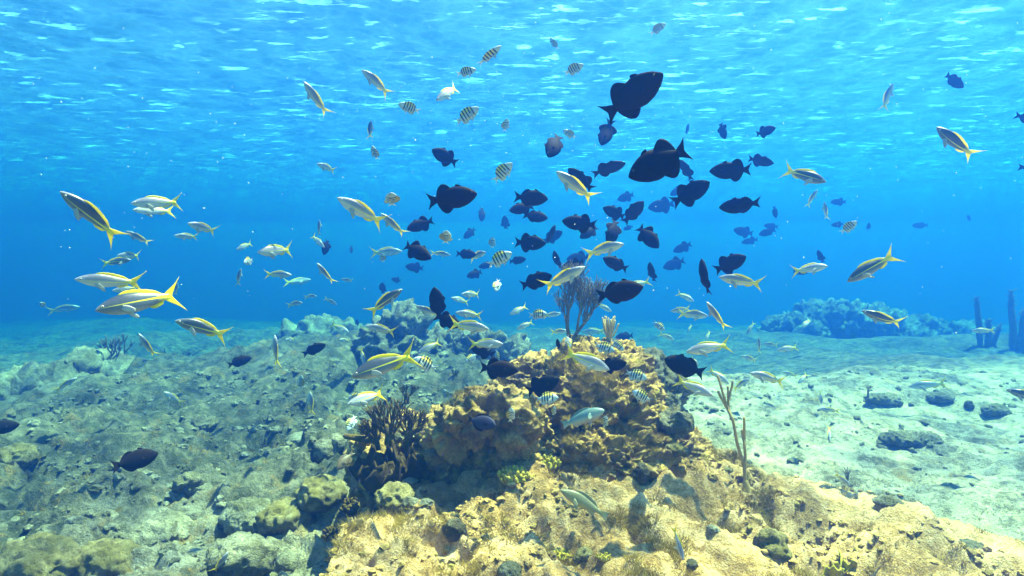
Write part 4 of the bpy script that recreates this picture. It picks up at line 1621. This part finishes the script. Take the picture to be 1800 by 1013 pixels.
    ('B', 1084, 352, 1113, 342, 15, 0, 0, "faint blue {} left of the paler pair, top of the crowded centre", 6.6),
    ('B', 1058, 364, 1098, 382, 12, 0, .3, "dark oval {} heading left in the crowded centre"),
    ('B', 1132, 352, 1098, 390, 15, 10, .3, "dark {} climbing right in the crowded centre"),
    ('B', 1137, 366, 1184, 358, 10, 0, 0, "faint blue grey {} with spiny fins, right of the crowded centre", 5.6),
    ('B', 1177, 344, 1200, 330, 20, 0, 0, "faint blue {} half hidden at the big climbing one's side", 6.5),
    ('B', 1068, 433, 1086, 386, 15, 20, .6, "black {} nose down with a white fin line, over the pale right heading snapper"),
    ('B', 1160, 438, 1122, 398, 18, 0, -.3, "black {} nose down to the right with tail raised, alone right of centre"),
    ('B', 1182, 443, 1214, 429, 10, 0, 0, "faint blue {} tail up, upper one of two hazy ones right of centre", 6.6),
    ('B', 1164, 472, 1202, 458, 10, 0, 0, "faint blue {} tail up, lower one of two hazy ones right of centre", 6.2),
    ('B', 1095, 404, 1112, 398, 10, 0, 0, "faint blue {} tail showing beside the nose down one", 6.8),
    ('B', 760, 456, 711, 430, 25, 0, -.3, "round black {} nose down right, under a snapper's tail at left centre"),
    ('B', 711, 468, 743, 472, 12, 0, 0, "faint blue {} below the round black one", 6.0),
    ('B', 687, 490, 704, 494, 25, 0, 0, "faint blue {} left of the two upright ones, smaller", 7.2),
    ('B', 672, 496, 673, 516, 45, 20, 0, "faint grey {} seen end on above the bold climbing snapper", 6.0),
    ('B', 839, 448, 803, 446, 12, 0, 0, "dark {} whose nose is hidden by a yellow tail, left of the bold sergeant"),
    ('Y', 855, 443, 829, 453, 50, 10, .6, "white faced {} with yellow tail across a triggerfish's nose"),
    ('S', 902, 443, 858, 466, 10, 0, .3, "bold black barred {} climbing right in the middle of the school"),
    ('B', 926, 455, 896, 460, 20, -10, 0, "dark {} just right of the bold barred sergeant", 4.2),
    ('B', 840, 470, 867, 463, 15, 0, 0, "hazy {} tucked under the bold barred sergeant", 5.6),
    ('B', 819, 487, 846, 478, 18, 0, 0, "hazy dark {} heading left below the bold barred sergeant", 4.8),
    ('S', 871, 514, 876, 491, 35, 10, 0, "tiny white {} nose down below the bold barred sergeant"),
    ('Y', 710, 442, 652, 444, 8, 10, .3, "washed out {} heading right, left of the round black triggerfish", 4.4),
    ('S', 672, 445, 673, 461, 50, 0, 0, "tiny white {} seen end on under the washed out snapper", 3.6),
    ('Y', 794, 449, 757, 443, 10, 40, .3, "washed out thin {} right of the round black triggerfish", 4.6),
    ('Y', 809, 517, 846, 519, 25, 10, .6, "small yellow backed {} facing left above a paler one"),
    ('Y', 791, 523, 825, 532, 15, -10, .3, "small pale green {} just below the yellow backed one"),
    ('B', 763, 502, 774, 560, 12, 15, -.3, "black {} hanging upright nose up, left above the reef block"),
    ('B', 812, 574, 770, 556, 35, 10, .6, "black {} behind the yellow tail, below the upright one"),
    ('Y', 729, 537, 774, 557, 8, 40, .3, "pink backed {} crossing behind the upright triggerfish's tail"),
    ('Y', 798, 549, 848, 556, 12, 10, .3, "tan backed {} behind the broad yellow tail, facing left"),
    ('Y', 863, 579, 789, 570, 8, 15, -.3, "pink {} heading right with broad yellow tail before the reef block"),
    ('Y', 888, 605, 824, 605, 8, 0, 0, "olive {} heading right with yellow tail, over the shadowed block"),
    ('B', 824, 606, 868, 624, 12, 0, 0, "dark {} under the olive right heading snapper"),
    ('S', 817, 638, 838, 622, 15, 10, 0, "pale barred {} before the shadowed block, left of the big dark triggerfish"),
    ('S', 876, 640, 872, 614, 25, 55, 0, "pale {} seen from above, fins out, over the big dark triggerfish"),
    ('B', 914, 651, 846, 646, 15, 0, 0, "big dark {} low over the mound's left crest"),
    ('Y', 894, 554, 927, 538, 15, 0, .3, "silvery {} nose down left of the banded sergeant in midwater"),
    ('S', 964, 552, 930, 554, 8, 0, 0, "yellow and black banded {} above the mound, beside a ghostly fish"),
    ('Y', 988, 551, 955, 556, 8, 10, 0, "ghostly pale {} overlapping the banded sergeant's head", 4.0),
    ('Y', 906, 580, 938, 566, 15, 15, .3, "tan {} nose down with raised yellow tail above the mound"),
    ('Y', 1000, 582, 968, 584, 15, 15, 0, "small tan {} behind the sea plume's stem", 3.4),
    ('B', 974, 439, 982, 475, 15, 50, .6, "narrow black {} curved upright with a white flank, centre"),
    ('B', 994, 456, 1035, 452, 12, 0, 0, "hazy {} heading left above the climbing pink snapper", 5.0),
    ('B', 985, 472, 1025, 462, 12, 10, 0, "reddish {} half hidden behind the climbing pink snapper"),
    ('B', 973, 483, 916, 503, 10, 0, -.3, "black {} climbing right behind a yellow tail, left of the sea plume"),
    ('Y', 1032, 467, 955, 508, 6, 20, -.3, "large pink backed {} climbing right across the sea plume"),
    ('Y', 1100, 428, 1028, 447, 6, 15, .3, "pale {} heading right under the nose down triggerfish, above the sea plume"),
    ('B', 1058, 452, 1103, 474, 14, 0, .3, "black {} heading left with tail low, right of the sea plume's top"),
    ('B', 1134, 503, 1052, 521, 6, 0, .3, "big jet black {} heading right, right beside the sea plume"),
    ('B', 1142, 459, 1148, 496, 20, 50, .3, "narrow dark {} standing upright above a yellow tail"),
    ('Y', 1096, 508, 1143, 494, 8, 0, 0, "{} hidden behind the jet black triggerfish, only yellow tail showing", 3.4),
    ('Y', 1076, 549, 1050, 534, 10, 10, 0, "pale {} behind the sea plume, below the jet black triggerfish", 4.2),
    ('Y', 1020, 584, 1064, 582, 10, 10, 0, "faint {} far off between sea plume and pale gorgonian", 5.6),
    ('B', 980, 595, 982, 614, 25, 40, 0, "tiny dark {} upright left of the sea plume's foot", 4.6),
    ('S', 1002, 613, 997, 590, 30, 20, 0, "white and black {} upright at the sea plume's foot"),
    ('B', 1080, 594, 1112, 590, 10, 0, 0, "hazy grey {} behind the pale gorgonian", 4.6),
    # over the mound
    ('Y', 1075, 652, 990, 619, 6, 10, -.3, "large bright {} nose down right on the mound's crest, broad yellow tail"),
    ('S', 1082, 618, 1046, 606, 12, 0, 0, "yellow backed barred {} behind the large bright snapper on the crest"),
    ('B', 1104, 637, 1056, 646, 15, 0, 0, "black {} behind the large bright snapper on the crest"),
    ('S', 1097, 618, 1077, 597, 15, 10, 0, "dark {} nose down with white tail at the pale gorgonian's foot"),
    ('S', 1139, 667, 1100, 654, 12, 0, 0, "striped {} with yellow back at the mound's shaded right flank, upper one"),
    ('S', 1110, 687, 1144, 705, 10, 0, .3, "striped {} tail low at the mound's shaded right flank, lower one"),
    ('B', 986, 664, 926, 689, 12, 0, -.3, "black {} climbing right just above a striped sergeant on the mound"),
    ('S', 984, 699, 942, 702, 8, 0, 0, "striped {} level over the mound, under the climbing black triggerfish"),
    ('S', 899, 716, 897, 742, 40, 0, 0, "grey striped {} seen end on before the mound, right of the tang"),
    ('T', 874, 748, 826, 738, 30, 0, .6, "dark violet round {} against the mound's shaded left face"),
    ('P', 1066, 720, 989, 747, 8, 0, -.3, "grey green {} with a pale straight tail before the mound"),
    ('S', 1066, 730, 1061, 752, 30, 0, 0, "small bluish {} at the grey green parrotfish's head"),
    ('S', 975, 714, 972, 730, 35, 0, 0, "tiny grey {} under the level striped sergeant"),
    ('S', 780, 684, 786, 702, 35, 0, 0, "tiny pale {} above the mound's left shoulder"),
    ('O', 981, 860, 1066, 905, 8, 5, -.6, "olive arched {} grazing at the foot of the mound"),
    ('Y', 1199, 986, 1187, 926, 12, 55, 0, "small {} nose down with a long yellow tail over the bottom sand"),
    # right of the mound
    ('B', 1233, 451, 1241, 518, 8, 65, .3, "slim black {} hanging upright, seen edge on, right of centre"),
    ('B', 1313, 449, 1260, 475, 20, 0, .3, "round brown black {} over a level pink snapper"),
    ('Y', 1260, 486, 1340, 502, 6, 15, .3, "pink and white {} heading left under the round triggerfish"),
    ('Y', 1457, 467, 1393, 478, 8, -10, 0, "pale grey {} heading right with yellow tail, left of the big diving one"),
    ('B', 1437, 438, 1447, 462, 15, 30, 0, "hazy dark {} upright behind the pale grey right heading snapper", 4.8),
    ('B', 1420, 480, 1395, 477, 10, 0, 0, "hazy {} hidden behind a pale grey snapper's tail", 5.5),
    ('Y', 1487, 501, 1572, 444, 6, 0, -.3, "big blue grey {} nose down left with a tall yellow tail, at the right"),
    ('Y', 1448, 352, 1453, 388, 20, 40, .3, "pinkish {} standing upright below the broad one, right one of two"),
    ('Y', 1437, 331, 1418, 364, 15, 45, .3, "white {} hanging under the belly of the broad yellow edged one"),
    ('S', 1507, 387, 1479, 410, 12, 20, 0, "white {} climbing right before a hazy triggerfish, far right"),
    ('B', 1460, 396, 1482, 394, 10, 0, 0, "hazy blue {} behind the white climbing sergeant", 6.6),
    ('B', 1459, 355, 1486, 355, 10, 0, 0, "hazy blue {} right of the pinkish upright snapper", 7.2),
    ('B', 1527, 390, 1527, 405, 30, 30, 0, "tiny blue shadow of a {} above the big blue grey snapper", 9.0),
    ('B', 1602, 397, 1630, 396, 10, 0, 0, "tiny blue shadow of a {} in empty water at the right", 10.0),
    ('B', 1701, 376, 1705, 390, 20, 30, 0, "tiny blue shadow of a {} farthest to the right in empty water", 10.0),
    ('B', 1365, 385, 1360, 363, 20, 20, 0, "hazy grey {} nose down right of the slender reddish one", 6.0),
    ('B', 1288, 403, 1322, 411, 10, 0, 0, "hazy blue {} with pointed fin, left of two overlapping hazy ones", 6.8),
    ('B', 1333, 413, 1362, 404, 12, 0, 0, "hazy blue {} in front of a paler one, right of centre", 6.8),
    ('B', 1342, 396, 1367, 399, 12, 0, 0, "palest hazy blue {} behind another, right of centre", 8.0),
    ('B', 1302, 427, 1331, 421, 10, 30, 0, "hazy blue slender {} below the pointed fin one", 8.0),
    ('Y', 1221, 531, 1191, 515, 18, 0, .6, "small tan {} bent nose down above two pale ones, right of the mound"),
    ('Y', 1177, 548, 1213, 542, 12, 20, 0, "whitish {} heading left, upper of two pale crossing ones", 3.6),
    ('Y', 1247, 556, 1192, 551, 10, 15, 0, "grey {} heading right, half hidden by the steep white one", 3.2),
    ('Y', 1241, 527, 1274, 581, 8, 50, .3, "steep white {} nose up with yellow tail, right of the mound"),
    ('S', 1169, 582, 1149, 565, 15, 0, 0, "small dark {} with white tail, right of the pale gorgonian"),
    ('Y', 1186, 599, 1160, 586, 20, 10, .6, "small curled tan {} below the small dark sergeant"),
    ('Y', 1202, 620, 1284, 605, 6, 0, .3, "bright pink {} heading left with tall yellow tail, above the black triggerfish"),
    ('B', 1165, 629, 1234, 656, 8, 0, -.3, "black {} heading left with tail low, right of the mound"),
    ('Y', 1228, 643, 1215, 628, 25, 20, 0, "tiny yellow tailed part hidden {} behind the black triggerfish right of the mound", 3.0),
    ('Y', 1256, 698, 1187, 667, 8, 5, -.3, "long pale {} nose down right below the black triggerfish, right of the mound"),
    ('Y', 1283, 677, 1246, 648, 10, 5, 0, "pale {} nose down behind the sea rod's tip", 3.0),
    ('Y', 1320, 665, 1288, 686, 22, 10, 0, "round white {} climbing right between sea rod tips"),
    ('Y', 1316, 654, 1378, 674, 8, 10, .3, "tan and white {} heading left, right of the sea rod tips"),
    ('Y', 1302, 625, 1332, 636, 25, 10, .6, "small round white {} above the tan and white one"),
    ('Y', 1334, 590, 1334, 622, 15, 55, 0, "small white {} upright beside two small ones on the right"),
    ('Y', 1341, 604, 1368, 608, 20, 20, .3, "tiny pale {} between the upright one and a yellow tailed one"),
    ('Y', 1364, 617, 1403, 610, 20, 5, .3, "small {} with bright yellow tail, end of the row of three on the right"),
    ('Y', 1409, 578, 1426, 560, 35, 10, .6, "small plump {} with upright tail over the hazy blue ridge"),
    ('Y', 1312, 590, 1326, 566, 20, 30, 0, "faint ghostly {} nose down over the right sand", 5.2),
    ('Y', 1208, 586, 1216, 571, 25, 30, 0, "faint tiny {} nose down right of the small dark sergeant", 5.4),
    ('Y', 1240, 600, 1248, 582, 25, 20, 0, "faint tiny {} behind the steep white one's tail", 5.0),
    ('Y', 1374, 653, 1401, 662, 15, 10, 0, "faint pale {} right of the tan and white one's tail", 4.4),
    ('Y', 1402, 676, 1420, 656, 25, 10, .3, "faint pink {} nose down low over the right sand", 4.0),
    ('Y', 1443, 712, 1443, 684, 25, 50, 0, "tiny pale {} upright over the right sand, upper one"),
    ('Y', 1457, 781, 1459, 748, 25, 50, 0, "tiny pinkish {} nose down over the right sand, lower one"),
    ('Y', 1437, 719, 1476, 723, 12, 20, 0, "faint bluish {} level over the right sand by the tiny upright one"),
    ('Y', 1494, 856, 1470, 832, 20, 30, 0, "half hidden {} with yellow tail at the grey sea whip's foot"),
    ('Y', 1513, 543, 1584, 576, 8, 30, .6, "sleek {} nose up left with yellow back over the hazy blue ridge"),
    ('Y', 1706, 582, 1747, 581, 12, 5, 0, "small grey flanked {} before the dim sea plume at the right"),
    ('Y', 1594, 681, 1664, 673, 8, 5, .3, "hazy long {} hovering level over the right sand", 3.9),
    ('Y', 1769, 681, 1840, 712, 6, 25, 0, "dark blue {} cut off by the right edge over the sand"),
]
for row in FISH:
    if row[8]:
        fish(*row)
bpy.context.view_layer.update()
